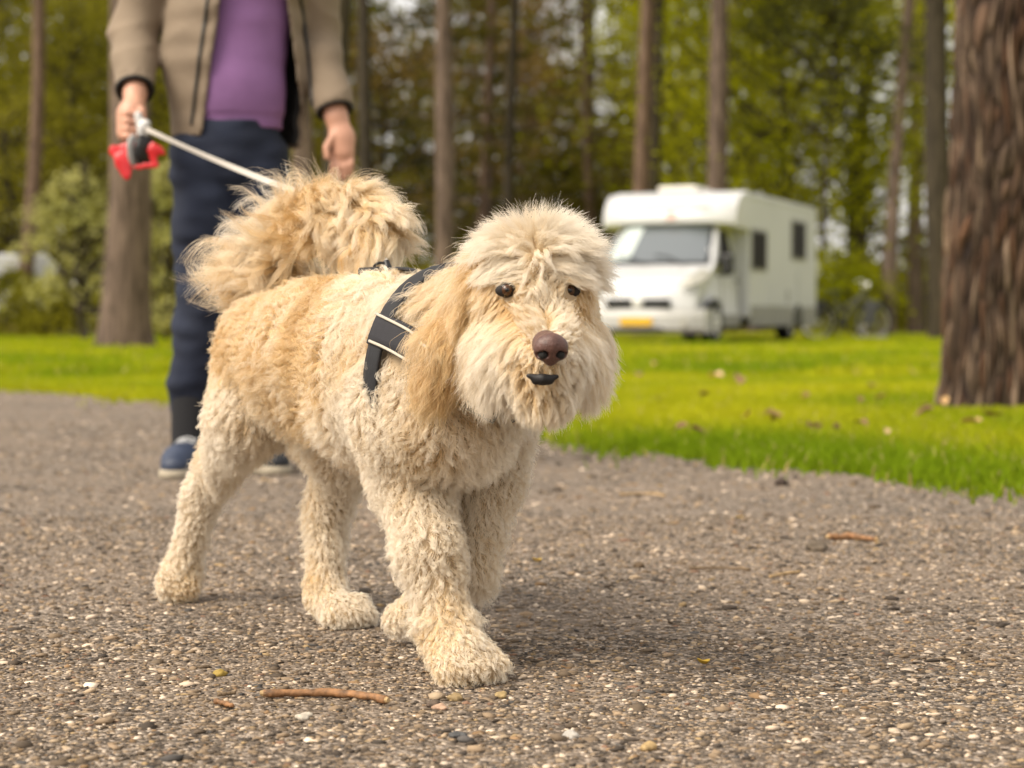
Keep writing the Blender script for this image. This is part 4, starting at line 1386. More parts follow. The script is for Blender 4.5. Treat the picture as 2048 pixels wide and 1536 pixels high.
tape = [start + (end - start) * q + np.array([0, 0, -.006 * math.sin(math.pi * q)]) for q in np.linspace(0, 1, n_ - 8)] + [end + (RING - LO - end) * q for q in np.linspace(.125, 1, 8)]
end = RING - LO
rows = []
for i, p in enumerate(tape):
    tn = nrm(tape[min(i + 1, n_ - 1)] - tape[max(i - 1, 0)])
    tw = .5 * math.sin(i * .16)
    sd = nrm(np.cross(tn, np.array([0.25, 0.97, 0]))); nn_ = np.cross(tn, sd)
    sd2 = sd * math.cos(tw) + nn_ * math.sin(tw); nn2 = np.cross(tn, sd2)
    rows.append([tp.bm.verts.new(p + a_ * sd2 * .0052 + b_ * nn2 * .0010) for a_, b_ in ((-1, -1), (1, -1), (1, 1), (-1, 1))])
for a_, b_ in zip(rows, rows[1:]):
    for k in range(4): tp.bm.faces.new((a_[k], a_[(k + 1) % 4], b_[(k + 1) % 4], b_[k]))
tp.bm.faces.new(rows[0]); tp.bm.faces.new(rows[-1])
tp.build("tape", simple("pale_tape", (.50, .46, .41), .8, bump=(400, .3, .001)), le)
MB().tube([end + np.array([0, 0, .004]), end + np.array([.004, -.006, -.012]), end + np.array([.008, -.012, -.026])], [.004, .007, .004], 8).build("clip", M_black, le)

bgm = simple("red_bag_film", (.56, .012, .016), .32, spec=.6, noise=(30, .15))
bgo = empty("waste_bag", tuple(LO))
tag(bgo, "crumpled red plastic bag tied round the leash casing", "bag")
def bag_lobe(pr, nm, sd):
    D, lo = sdf_grid(pr, .003, .010); X = grid_pts(D, lo, .003)
    D = D + (.0045 * fbm(X, 70, sd) + .0045 * np.abs(fbm(X, 120, sd + 1))).astype(np.float32)
    link(nm, mesh_np(nm, *surface_nets(D, lo, .003), smooth=True), bgm, bgo)
ppm_ = F_PX / LO[1]
q_ = lambda px, py, y=0: np.array([(px - 286) / ppm_, y, -(py - 290) / ppm_])
fl = [(ZY, 3.2)]
bag_lobe([cone(q_(268, 292, -.02), .014, q_(228, 302, -.02), .013, flat=fl), cone(q_(262, 300, -.02), .018, q_(250, 322, -.025), .020, flat=fl), cone(q_(252, 322, -.025), .020, q_(258, 356, -.03), .009, flat=fl), cone(q_(230, 302, -.02), .012, q_(250, 330, -.02), .012, flat=fl)], "bag_end", 3)
bag_lobe([cone(q_(306, 296, -.03), .012, q_(334, 310, -.03), .007, flat=fl), cone(q_(308, 306, -.03), .016, q_(316, 328, -.03), .010, flat=fl), cone(q_(270, 336, -.03), .008, q_(316, 332, -.03), .010, flat=fl)], "bag_end", 7)

# ================================================================== DOG
dog = empty("dog", (-.15, 2.5, 0))
tag(dog, "shaggy cream coloured curly dog in a black harness striding towards the camera", "dog")
DO = np.array(dog.location)
HD = nrm(np.array([.525, -.85, 0.0]))             # heading
RT = np.array([HD[1], -HD[0], 0.0])               # the dog's right, towards the camera's left
# spine
S0 = P(556, 704, 2.83); S1 = P(640, 712, 2.68); S2 = P(785, 738, 2.52); S3 = P(900, 765, 2.39)
N0 = P(905, 690, 2.40)
# head frame
E_MID = P(1078, 580, 2.185)
yaw, pit = R(9), R(5)
HF = np.array([math.sin(yaw) * math.cos(pit), -math.cos(yaw) * math.cos(pit), -math.sin(pit)])
HR = nrm(np.cross(HF, ZZ)); HR = -HR if HR[0] < 0 else HR          # towards image right
HU = nrm(np.cross(HR, HF)); HU = HU if HU[2] > 0 else -HU
HO = E_MID - .022 * HU - .052 * HF
hp = lambda r, u, f: HO + r * HR + u * HU + f * HF

prims = []
def ad(a, ra, b, rb, tag, **k): prims.append(cone(a, ra, b, rb, tag=tag, **k))
up = [(ZZ, .88)]
ad(S0, .079, S1, .085, 'body'); ad(S1, .086, S2, .098, 'body', flat=up); ad(S2, .098, S3, .088, 'chest', flat=up)
ad(S2 + [0, 0, -.02], .088, S3 + [0, 0, -.035], .075, 'chest')
ad(S3 + [0, 0, -.02], .078, S3 + HD * .05 + [0, 0, -.03], .055, 'chest')
ad(S3, .080, N0, .078, 'neck'); ad(N0, .078, hp(0, -.02, -.05), .060, 'neck')
# head
ad(hp(0, .004, -.03), .063, hp(0, .012, .012), .060, 'skull')
ad(hp(0, -.03, .04), .044, hp(0, -.046, .118), .029, 'muzzle'); ad(hp(0, -.062, .03), .034, hp(0, -.080, .105), .020, 'jaw')
ad(hp(-.030, -.035, .02), .028, hp(-.028, -.055, .055), .024, 'cheek'); ad(hp(.036, -.035, .02), .032, hp(.034, -.055, .055), .026, 'cheek')
for s in (-1, 1):
    ax = nrm(HR * s + .25 * HF)
    ad(hp(s * .060, .026, -.030), .022, hp(s * (.094 if s < 0 else .072), -.05, -.026 if s < 0 else -.03), .034 if s < 0 else .028, 'ear', flat=[(ax, 2.6)], k=.008)
    ad(hp(s * (.094 if s < 0 else .072), -.05, -.026 if s < 0 else -.03), .034 if s < 0 else .028, hp(s * (.102 if s < 0 else .070), -.064 if s < 0 else -.052, -.022 if s < 0 else -.03), .022, 'ear', flat=[(ax, 2.6)], k=.008)
# front right leg, planted nearest the camera
FR = [P(818, 818, 2.41), P(824, 935, 2.425), P(858, 1100, 2.355), P(893, 1262, 2.33), P(925, 1330, 2.29)]
ad(FR[0], .074, FR[1], .052, 'leg'); ad(FR[1], .048, FR[2], .033, 'leg'); ad(FR[2], .032, FR[3], .025, 'leg'); ad(FR[3], .026, FR[4], .026, 'paw')
pw = nrm(np.array([.30, -.95, 0])); ps = np.array([-pw[1], pw[0], 0]) * 1.0
CLAWS = []
def toes(c, fw, r=.0135, spread=.017, tag='paw', z=.016, reach=.022):
    sd = np.array([-fw[1], fw[0], 0])
    for j, q in enumerate((-1.35, -.45, .45, 1.35)):
        b0_ = c + sd * spread * q * .8
        tipp = c + fw * (reach - .006 * abs(abs(q) - .45)) + sd * spread * q
        tipp[2] = z if tipp[2] < .08 else tipp[2] - .01
        ad(b0_, r, tipp, r * .95, tag, k=.006)
        CLAWS.append((tipp, fw, r))
pc = np.array([FR[4][0], FR[4][1], .030])
ad(FR[3], .026, pc, .025, 'paw'); toes(pc, nrm(np.array([.55, -.83, 0])), r=.0165, spread=.0215, reach=.026)
# front left leg, lifted, wrist bent
FL = [P(985, 800, 2.44), P(968, 950, 2.47), P(940, 1145, 2.44), P(850, 1215, 2.50), P(800, 1238, 2.54)]
ad(FL[0], .058, FL[1], .043, 'leg'); ad(FL[1], .041, FL[2], .024, 'leg'); ad(FL[2], .023, FL[3], .022, 'paw'); ad(FL[3], .023, FL[4], .019, 'paw')
# hind right leg, pushing off far back
HRt = [P(524, 752, 2.84), P(488, 838, 2.81), P(408, 985, 2.93), P(362, 1150, 2.95), P(352, 1186, 2.93)]
ad(HRt[0], .068, HRt[1], .049, 'thigh'); ad(HRt[1], .045, HRt[2], .022, 'leg'); ad(HRt[2], .022, HRt[3], .020, 'leg'); ad(HRt[3], .023, HRt[4], .020, 'paw'); toes(np.array([HRt[4][0], HRt[4][1], .034]), nrm(np.array([.25, -.6, 0])), r=.013, spread=.013, reach=.014, z=.018)
# hind left leg, planted forward under the belly
HL = [P(600, 770, 2.88), P(690, 885, 2.74), P(654, 1020, 2.80), P(650, 1190, 2.76), P(690, 1243, 2.70)]
ad(HL[0], .072, HL[1], .046, 'thigh'); ad(HL[1], .044, HL[2], .023, 'leg'); ad(HL[2], .023, HL[3], .021, 'leg'); ad(HL[3], .024, HL[4], .023, 'paw')
pc2 = np.array([HL[4][0], HL[4][1], .028]); toes(pc2, nrm(np.array([.45, -.89, 0])), r=.0145, spread=.017, reach=.022)
# tail curled over the back
TL = [P(560, 628, 2.86), P(545, 560, 2.88), P(572, 488, 2.85), P(630, 440, 2.79), P(705, 428, 2.72), P(752, 458, 2.66), P(742, 496, 2.65)]
tr_r = [.026, .021, .018, .016, .014, .012, .010]
for i in range(6): ad(TL[i], tr_r[i], TL[i + 1], tr_r[i + 1], 'tail', k=.012)

D, lo = sdf_grid(prims, .0048, .022)
V, Q = surface_nets(D, lo, .0048)
body_me = mesh_np("body", V - DO, Q, smooth=True)
M_dogskin = simple("dog_skin", (.42, .31, .19), .8, noise=(30, .1))
dbody = link("body", body_me, M_dogskin, dog)
BV, BT, BN = tri_soup(body_me); BV = BV + DO
dtree = BVHTree.FromPolygons([tuple(v) for v in BV], [tuple(t_) for t_ in BT])

# ---- eyes, nose, mouth
EYES = [P(1014, 580, 2.168), P(1139, 581, 2.185)]
M_eye = simple("dark_brown_eye", (.010, .005, .003), .12, spec=.35)
M_iris = simple('brown_iris', (.060, .024, .009), .12, spec=.5)
M_pupil = simple('black_pupil', (.003, .003, .003), .06, spec=.6)
for e in EYES:
    eb = MB(); bmesh.ops.create_uvsphere(eb.bm, u_segments=20, v_segments=14, radius=.0090); bmesh.ops.translate(eb.bm, vec=tuple(e - DO - HF * .0042), verts=eb.bm.verts)
    eo = eb.build("eye", M_eye, dog, smooth=True)
    gz = nrm(HF * .8 + nrm(np.array([.0, -1, -.02])) * .5)
    for nm_, rr_, dd_, mt_ in (("iris", .0066, .0040, M_iris), ("pupil", .0040, .0069, M_pupil)):
        ib = MB(); bmesh.ops.create_uvsphere(ib.bm, u_segments=16, v_segments=10, radius=rr_); bmesh.ops.translate(ib.bm, vec=tuple(e - DO - HF * .0042 + gz * dd_), verts=ib.bm.verts)
        ib.build(nm_, mt_, eo, smooth=True)
    lid = MB()
    bmesh.ops.create_uvsphere(lid.bm, u_segments=20, v_segments=12, radius=1.0)
    bmesh.ops.transform(lid.bm, matrix=Matrix([list(HR * .0128) + [0], list(HF * .0060) + [0], list(HU * .0074) + [0], [0, 0, 0, 1]]).transposed(), verts=lid.bm.verts)
    bmesh.ops.translate(lid.bm, vec=tuple(e - DO - HF * .0025 - HU * .0008), verts=lid.bm.verts)
    lid.build("eyelid", simple("dark_eyelid", (.012, .008, .006), .8), eo, smooth=True)
NC = P(1102, 702, 2.068)
np_ = [cone(NC + HR * -.0098 + HU * .0055, .0078, NC + HR * .0098 + HU * .0055, .0078), cone(NC + HU * .006, .010, NC - HU * .009 + HF * -.002, .0070),
       cone(NC + HR * -.010 - HU * .002, .0075, NC + HR * .010 - HU * .002, .0075), cone(NC + HU * .006, .011, NC + HU * .004 - HF * .030, .015, k=.01)]
D, lo = sdf_grid(np_, .0014, .006)
X = grid_pts(D, lo, .0014)
for s in (-1, 1):
    c = NC + HR * s * .0080 - HU * .0030 + HF * .0085
    hole = prim_d(X, cone(c, .0046, c + HR * s * .0070 - HU * .0010 - HF * .004, .0030))
    D = np.maximum(D, -hole)
sl_ = prim_d(X, cone(NC - HU * .001 + HF * .0112, .0008, NC - HU * .016 + HF * .007, .0010)); D = np.maximum(D, -sl_)
vn, qn = surface_nets(D.astype(np.float32), lo, .0014)
nose = link("nose", mesh_np("nose", vn - DO, qn, smooth=True), simple("brown_nose", (.095, .043, .033), .40, noise=(160, .25), bump=(520, .8, .0012)), dog)
for s in (-1, 1):
    c = NC + HR * s * .0088 - HU * .0032 + HF * .0030 - DO
    nb = MB(); bmesh.ops.create_uvsphere(nb.bm, u_segments=10, v_segments=8, radius=.0056); bmesh.ops.translate(nb.bm, vec=tuple(c), verts=nb.bm.verts)
    nb.build("nostril", M_lining, nose)
MC = P(1085, 757, 2.0935)
mo = [cone(MC + HR * -.015 + HU * .003, .0026, MC - HU * .000 + HF * .003, .0044), cone(MC - HU * .000 + HF * .003, .0044, MC + HR * .015 + HU * .002 + HF * .001, .0026), cone(MC - HU * .003 + HF * .001 + HR * -.008, .0034, MC - HU * .003 + HF * .001 + HR * .008, .0034)]
D, lo = sdf_grid(mo, .0016, .005); vn, qn = surface_nets(D, lo, .0016)
link("mouth", mesh_np("mouth", vn - DO, qn, smooth=True), simple("dark_lips", (.006, .004, .004), .6, noise=(90, .3)), dog)

# ---- harness: bands laid on the body by casting onto it
def cast(px, py, off=.012):
    o = np.array([0, 0, CAM_H]); d = nrm(P(px, py, 2.0) - o)
    h = dtree.ray_cast(Vector(o), Vector(d))
    return None if h[0] is None else (np.array(h[0]), np.array(h[1]))
SP = S2 * .62 + S3 * .38 + np.array([0, 0, .0])    # plane centre of the girth band
sag = S2
def mirror(p, n):                                 # to the dog's other side
    d = (p - sag) @ RT; m = (n @ RT)
    return p - 2 * d * RT, n - 2 * m * RT
def band(name, pts, width, mat, thick=.0035, parent=dog, off=.013, closed=False):
    """pts: list of (point on skin, normal)"""
    n = len(pts); mb = MB(); rows = []
    C = [p + nn * (off[i] if hasattr(off, '__len__') else off) for i, (p, nn) in enumerate(pts)]
    for _ in range(2):
        C = [C[0] if (i == 0 and not closed) else C[-1] if (i == n - 1 and not closed) else (C[i - 1] + 2 * C[i] + C[(i + 1) % n]) / 4 for i in range(n)]
    for i in range(n):
        tn = nrm((C[(i + 1) % n] if closed or i < n - 1 else C[i]) - (C[i - 1] if closed or i > 0 else C[i]))
        nn = pts[i][1]; nn = nrm(nn - tn * (nn @ tn)); sd = np.cross(tn, nn)
        w_ = width[i] if hasattr(width, '__len__') else width
        rows.append([mb.bm.verts.new(C[i] - DO + sd * w_ * a_ + nn * b_ * thick) for a_, b_ in ((-.5, 0), (-.47, 1), (-.2, 1.25), (.2, 1.25), (.47, 1), (.5, 0), (0, -.3))])
    m_ = 7
    for i in range(n if closed else n - 1):
        A, B = rows[i], rows[(i + 1) % n]
        for k in range(m_): mb.bm.faces.new((A[k], A[(k + 1) % m_], B[(k + 1) % m_], B[k]))
    if not closed: mb.bm.faces.new(rows[0]); mb.bm.faces.new(rows[-1][::-1])
    return mb.build(name, mat, parent, smooth=True), C
M_har = simple("black_webbing", (.006, .006, .008), .7, noise=(120, .3), bump=(500, .5, .001))
M_panel = simple("dark_grey_panel", (.012, .011, .015), .75, noise=(90, .2), bump=(700, .5, .0008))
M_pipe = simple("pale_reflective_piping", (.46, .41, .33), .45)
# girth loop: cast from outside towards the trunk's axis in a leaning plane
axis = nrm(S3 - S2); axis = nrm(axis * np.array([1, 1, 0]))
upv = nrm(ZZ + axis * .12); c0 = S2 + (S3 - S2) * .90 + np.array([0, 0, -.01])
gl = []
for a_ in np.linspace(-math.pi, math.pi, 57):
    d = upv * math.cos(a_) + RT * math.sin(a_)
    h = dtree.ray_cast(Vector(c0 + d * .30), Vector(-d))
    if h[0] is None or (np.linalg.norm(np.array(h[0]) - c0) > .20) or h[0].z < .302: continue
    gl.append((np.array(h[0]), d))
harness, gc = band("harness", gl, .033, M_har, closed=False, off=[.011 if p[2] > .372 else max(-.006, .011 - .30 * (.372 - p[2])) for p, _ in gl])
harness['label'] = "black dog harness with pale piping"
# side panels towards the chest with piped edges; right one as seen in the photograph, the other mirrored
def strip(pxs, k=14):
    xs = np.linspace(0, len(pxs) - 1, k); out = []
    for q in xs:
        i = min(int(q), len(pxs) - 2); f = q - i
        c = cast(pxs[i][0] * (1 - f) + pxs[i + 1][0] * f, pxs[i][1] * (1 - f) + pxs[i + 1][1] * f)
        if c is not None: out.append(c)
    return out
HMASK = []
CLEAR = []
for pxs, wid, nm, mt in (([(766, 664), (804, 678), (850, 704), (905, 752)], .040, "panel", M_panel), ([(905, 772), (940, 800), (985, 825)], .026, "chest_strap", M_har)):
    st = strip(pxs)
    o_, C = band(nm, st, wid, mt, parent=harness, off=.012)
    HMASK += [(p, .060 if nm == 'panel' else wid) for p in C]
    CLEAR += [(p, .019 if nm == 'panel' else .013) for p in C if nm != 'panel' or p[0] / p[1] * F_PX + 1024 < 822]
    st2 = [mirror(p, n) for p, n in st]
    o_, C2 = band(nm, st2, wid, mt, parent=harness, off=.012)
for py0 in (0, 1):
    pxs = [(776, 640), (808, 655), (850, 676), (880, 700)] if py0 == 0 else [(764, 689), (780, 696), (806, 711), (850, 740)]
    st = strip(pxs)
    band("piping", st, .0034, M_pipe, parent=harness, off=.0165, thick=.002)
    band("piping", [mirror(p, n) for p, n in st], .0030, M_pipe, parent=harness, off=.0165, thick=.002)
HMASK += [(p, .038) for p in gc]
gtop = gc[int(np.argmax([p[2] for p in gc]))]
_rg0 = dtree.find_nearest(Vector(P(772, 540, 2.60))); RGP = np.array(_rg0[0])
bst = [(np.array(dtree.find_nearest(Vector(gtop * (1 - q) + RGP * q))[0]), np.array(dtree.find_nearest(Vector(gtop * (1 - q) + RGP * q))[1])) for q in np.linspace(0, 1, 8)]
_, bc = band('back_strap', bst, .024, M_har, parent=harness, off=.012)
bk_ = RGP + np.array([0, 0, .014]) - DO
MB().box(tuple(bk_ + np.array([0, 0, .004])), (.05, .045, .012), Matrix.Rotation(math.atan2(HD[1], HD[0]), 3, 'Z'), .004).build("buckle", M_black, harness)
MB().tube([bk_ + np.array([.010 * math.cos(a_), .0, .008 + .008 * math.sin(a_)]) for a_ in np.linspace(0, 2 * math.pi, 14, endpoint=False)], .0018, 6, closed=True).build("ring", M_black, harness)

# ------------------------------------------------------------------ fur
TAGS = [q['tag'] for q in prims]
NM = {'body': 0, 'chest': 1, 'neck': 2, 'skull': 3, 'muzzle': 4, 'jaw': 5, 'cheek': 6, 'ear': 7, 'leg': 8, 'paw': 9, 'thigh': 10, 'tail': 11}
TL_ = np.array(TL)
QC = P(676, 500, 2.70)          # centre of the tail's curl

def region_of(p):
    best = np.full(len(p), 9.0); reg = np.zeros(len(p), int)
    for q in prims:
        d = prim_d(p, q); m_ = d < best
        best[m_] = d[m_]; reg[m_] = NM[q['tag']]
    return reg

def sample_surface(n, seed, weight=None):
    r = np.random.default_rng(seed)
    a, b_, c = BV[BT[:, 0]], BV[BT[:, 1]], BV[BT[:, 2]]
    ar = np.linalg.norm(np.cross(b_ - a, c - a), axis=1)
    if weight is not None: ar = ar * weight
    f = r.choice(len(BT), n, p=ar / ar.sum())
    u, v = r.random((2, n)); fl_ = u + v > 1; u[fl_] = 1 - u[fl_]; v[fl_] = 1 - v[fl_]
    p = a[f] + u[:, None] * (b_[f] - a[f]) + v[:, None] * (c[f] - a[f])
    n0, n1, n2 = BN[BT[f, 0]], BN[BT[f, 1]], BN[BT[f, 2]]
    return p, nrm(n0 + u[:, None] * (n1 - n0) + v[:, None] * (n2 - n0))

def params(p, n, seed):
    """per root: region, start direction, end direction, length, curl radius, curl turns, gold"""
    r = np.random.default_rng(seed)
    N = len(p); reg = region_of(p)
    d0 = np.zeros((N, 3)); d1 = np.zeros((N, 3)); L = np.zeros(N); cr = np.zeros(N); cf = np.zeros(N); gold = np.zeros(N); fm = np.full(N, .45)
    dn = np.array([0, 0, -1.0])
    wob = np.stack([fbm(p, 38, 100), fbm(p, 38, 101), fbm(p, 38, 102)], 1)
    def S(m_, s0, s1, l, c, f, g, lf=.45):
        k = m_.sum()
        d0[m_] = s0; d1[m_] = s1; L[m_] = l; cr[m_] = c; cf[m_] = f; gold[m_] = g; fm[m_] = lf
    m_ = (reg == 0); S(m_, -HD * .7 + dn * .35 + wob[m_] * .55, -HD * .35 + dn * .7 + wob[m_] * .6, .028, .0030, 1.2, .55)
    m_ = (reg == 1); S(m_, -HD * .25 + dn * .8 + wob[m_] * .55, dn + wob[m_] * .5, .027, .0036, 1.4, .20)
    m_ = (reg == 2); S(m_, -HD * .5 + dn * .8 + wob[m_] * .3, dn + wob[m_] * .3, .040, .0030, 1.0, .45)
    m_ = (reg == 10); S(m_, dn * .9 - HD * .3 + wob[m_] * .5, dn + wob[m_] * .5, .025, .0030, 1.4, .18)
    m_ = (reg == 8); S(m_, dn * 1.0 + wob[m_] * .5, dn + wob[m_] * .5, .020, .0028, 1.5, .04)
    m_ = (reg == 9); S(m_, dn * .6 + HD * .35 + wob[m_] * .5, dn * .8 + HD * .5 + wob[m_] * .4, .0115, .0018, 1.1, .10)
    # head
    q = p - HO; lr = q @ HR; lu = q @ HU; lf = q @ HF
    sg = np.sign(lr + 1e-6); al = np.abs(lr)
    lat = sg[:, None] * HR
    m_ = reg == 3
    top = np.clip(lu / .05, 0, 1)
    frt = np.clip((lf - .015) / .04, 0, 1)
    apex = HO + .075 * HU - .012 * HF                 # the crown: hair radiates from it and falls all round
    fl0 = q - (apex - HO); fl0 = nrm(fl0 - (fl0 * n).sum(1, keepdims=True) * n)
    dist = np.linalg.norm(p - apex, axis=1)
    edge = np.clip((dist - .03) / .06, 0, 1)[:, None]
    k0 = fl0 * (.40 + .40 * edge) + HU * (.75 * (1 - edge))
    k1 = fl0 * .50 + lat * (.35 * np.clip(al / .03, 0, 1))[:, None] - HU * (-.45 + 1.35 * edge)
    S(m_, (k0 + wob * .28)[m_], (k1 + wob * .34)[m_], .052, .0030, .8, .08, .52)
    mid = m_ & (al < .028) & (lf > .03); L[mid] *= .62; gold[mid] += .16
    low = m_ & (lu < .012)                    # side of the head
    S(low, (lat * .40 - HU * .8)[low] + wob[low] * .18, (-HU + lat * .05)[low] + wob[low] * .15, .050, .002, .6, .18, .40)
    er = (reg == 3) & (lr < -.036) & (lf < .022) & (lu < .052)
    S(er, (lat * .25 - HU * .9 - HF * .10)[er] + wob[er] * .10, (-HU + lat * .10 - HF * .02)[er] + wob[er] * .10, .080, .0034, 1.0, .70, .16)
    betw = (reg == 3) | (reg == 4)
    betw &= (al < .024) & (lf > .035) & (lu > -.030) & (lu < .024)      # tuft between the eyes
    S(betw, (HU * .9 + lat * .5 + HF * .3)[betw] + wob[betw] * .4, (HU * .5 + lat * .8)[betw] + wob[betw] * .4, .017, .0015, .6, .30, .5)
    m_ = (reg == 4) | (reg == 6)
    m4 = m_ & ~betw
    fwd = np.clip(lf / .125, 0, 1)
    k0 = lat * (.30 + .75 * np.clip(al / .03, 0, 1))[:, None] - HU * .55 - HF * .10
    k1 = lat * .10 - HU * 1.1 - HF * .02
    S(m4, (k0 + wob * .15)[m4], (k1 + wob * .16)[m4], 0.044, .0018, .55, .30, .20)
    L[m4] = (.046 - .022 * np.clip((lf[m4] - .06) / .07, 0, 1))
    up4 = m4 & (lu > -.035) & (al < .022) & (lf > .05)                    # short hair along the bridge
    L[up4] = .010 + .016 * np.clip((.135 - lf[up4]) / .08, 0, 1); gold[up4] = .42
    tipm = (reg == 4) & (lf > .122); L[tipm] = .010; ml = tipm & (lu < -.048) & (lu > -.075); L[ml] = .017; d0[ml] = (-HU + HF * .35 + wob * .2)[ml]; d1[ml] = (-HU + wob * .3)[ml]
    for e, sd_ in ((EYES[0], -1), (EYES[1], 1)):          # brow hair overhangs the eye, short hair below it
        rl = p - e; er_ = rl @ HR; eu_ = rl @ HU
        bw = np.isin(reg, (3, 4, 6)) & (np.abs(er_) < .028) & (eu_ > .009) & (eu_ < .034) & (lf > .01)
        S(bw, (HF * .25 + HR * sd_ * .55 - HU * .35 + wob * .2)[bw], (HR * sd_ * .8 - HU * .8 + wob * .2)[bw], .024, .0012, .5, .14, .28)
        bl = np.isin(reg, (3, 4, 6)) & (np.abs(er_ - sd_ * .006) < .026) & (eu_ <= .009) & (eu_ > -.030) & ~betw
        S(bl, (HR * sd_ * .55 - HU * .8 + wob * .12)[bl], (HR * sd_ * .3 - HU + wob * .12)[bl], .024, .0008, .4, .55, .16)
    m_ = reg == 5; S(m_, (-HU * .8 + lat * .35 + HF * .1)[m_] + wob[m_] * .3, (-HU + HF * .05) + wob[m_] * .25, .030, .0030, .8, .26)
    m_ = reg == 7; S(m_, (-HU * .95 + lat * .35 - HF * .05)[m_] + wob[m_] * .20, (-HU * 1.0 + lat * .06)[m_] + wob[m_] * .14, .050, .0034, .9, .70, .22)
    L[(reg == 7) & (lr > 0)] *= .5
    # tail
    m_ = reg == 11
    if m_.any():
        pt = p[m_]
        dd = np.linalg.norm(pt[:, None] - TL_[None], axis=2)
        seg = np.zeros(len(pt)); bd = np.full(len(pt), 9.0); tg = np.zeros((len(pt), 3))
        for i in range(6):
            ab = TL_[i + 1] - TL_[i]; tq = np.clip(((pt - TL_[i]) @ ab) / (ab @ ab), 0, 1)
            dl = np.linalg.norm(pt - TL_[i] - tq[:, None] * ab, axis=1); mm = dl < bd
            bd[mm] = dl[mm]; seg[mm] = (i + tq[mm]) / 6; tg[mm] = nrm(ab)
        outw = pt - QC; outw -= np.array([0, 1, 0]) * outw[:, 1:2] * .6; outw = nrm(outw)
        s_ = seg[:, None]
        early = np.clip((0.52 - seg) / .22, 0, 1)[:, None]
        left = nrm(np.array([-1.0, .25, -.06]))
        k0 = outw * .7 + left * .35 * early + tg * (.25 + .75 * (1 - early)) + n[m_] * .25
        k1 = left * 1.1 * early + outw * .35 * early + (tg * .8 + dn * .9 * s_) * (1 - early) + np.array([0, 0, .10]) * early
        d0[m_] = k0 + wob[m_] * .22; d1[m_] = k1 + wob[m_] * .35
        inn = np.clip((n[m_] * nrm(QC - pt)).sum(1), 0, 1)[:, None]
        d0[m_] = d0[m_] * (1 - .7 * inn) + n[m_] * .7 * inn; d1[m_] = d1[m_] * (1 - inn) + (n[m_] * .4 + dn * .9 + wob[m_] * .8) * inn
        L[m_] = np.where(seg < .5, .058, .066) * np.where(seg < .08, .55, 1); cr[m_] = np.where(seg < .5, .0085, .0050); cf[m_] = .9; gold[m_] = .55 + .25 * (.5 - seg); fm[m_] = .35
    # tone drifts over the coat
    gold += .20 * fbm(p, 26, 201) + .12 * fbm(p, 60, 202)
    gold += .35 * np.exp(-(np.linalg.norm(p - (NC + .012 * HU - .012 * HF), axis=1) / .016) ** 2)
    gold += .40 * np.exp(-(np.linalg.norm(p - MC, axis=1) / .022) ** 2) + .22 * np.exp(-(np.linalg.norm(p - (MC - .03 * HU - .01 * HF), axis=1) / .03) ** 2)
    for e, s_e in ((EYES[0], 1), (EYES[1], -1)): gold += .45 * np.exp(-(np.linalg.norm(p - (e + HR * s_e * .012 - HU * .006), axis=1) / .016) ** 2)
    L *= 1 + .16 * fbm(p, 45, 203)
    # free the eyes, nose and mouth
    for e, rad in ((EYES[0], .0108), (EYES[1], .0108), (NC, .0170), (MC + HF * .004, .0075)):
        L[np.linalg.norm(p - e, axis=1) < rad] = 0
    for e in EYES:
        dq = np.linalg.norm(p - e, axis=1); nr = (dq < .022) & (L > 0) & ((p - e) @ HU < .007); L[nr] = np.minimum(L[nr], .008 + .8 * (dq[nr] - .012))
    d0 = nrm(d0); 
    dotn = (d0 * n).sum(1, keepdims=True)
    d0 = d0 - n * np.minimum(dotn, 0) * 1.0
    d0 = nrm(nrm(d0) * (1 - fm[:, None]) + n * fm[:, None])
    d1 = nrm(d1); dotn = (d1 * n).sum(1, keepdims=True)
    d1 = nrm(d1 - n * np.minimum(dotn + .05, 0) * .9)
    return reg, d0, d1, L, cr, cf, gold

K = 9
TT = np.linspace(0, 1, K)
def guide(p, n, d0, d1, L, cr, cf, seed):
    r = np.random.default_rng(seed); N = len(p)
    ph = r.uniform(0, 6.283, N); pts = np.zeros((N, K, 3)); pts[:, 0] = p
    kick = r.normal(0, .22, (N, 3))
    sgn = r.choice([-1, 1], N)
    cur = p.copy()
    for i in range(1, K):
        q = (TT[i] + TT[i - 1]) / 2
        d = nrm(d0 * (1 - q) ** 1.2 + d1 * min(1, q * 1.35) + kick * q)
        cur = cur + d * (L / (K - 1))[:, None]
        e1 = nrm(np.cross(d, np.array([.31, .52, .79]))); e2 = np.cross(d, e1)
        a = (ph + sgn * 6.283 * cf * TT[i])[:, None]; a0 = ph[:, None]
        am = (cr * min(1, q * 1.6))[:, None]
        pts[:, i] = cur + am * ((np.cos(a) - np.cos(a0) * .5) * e1 + np.sin(a) * e2)
    return pts

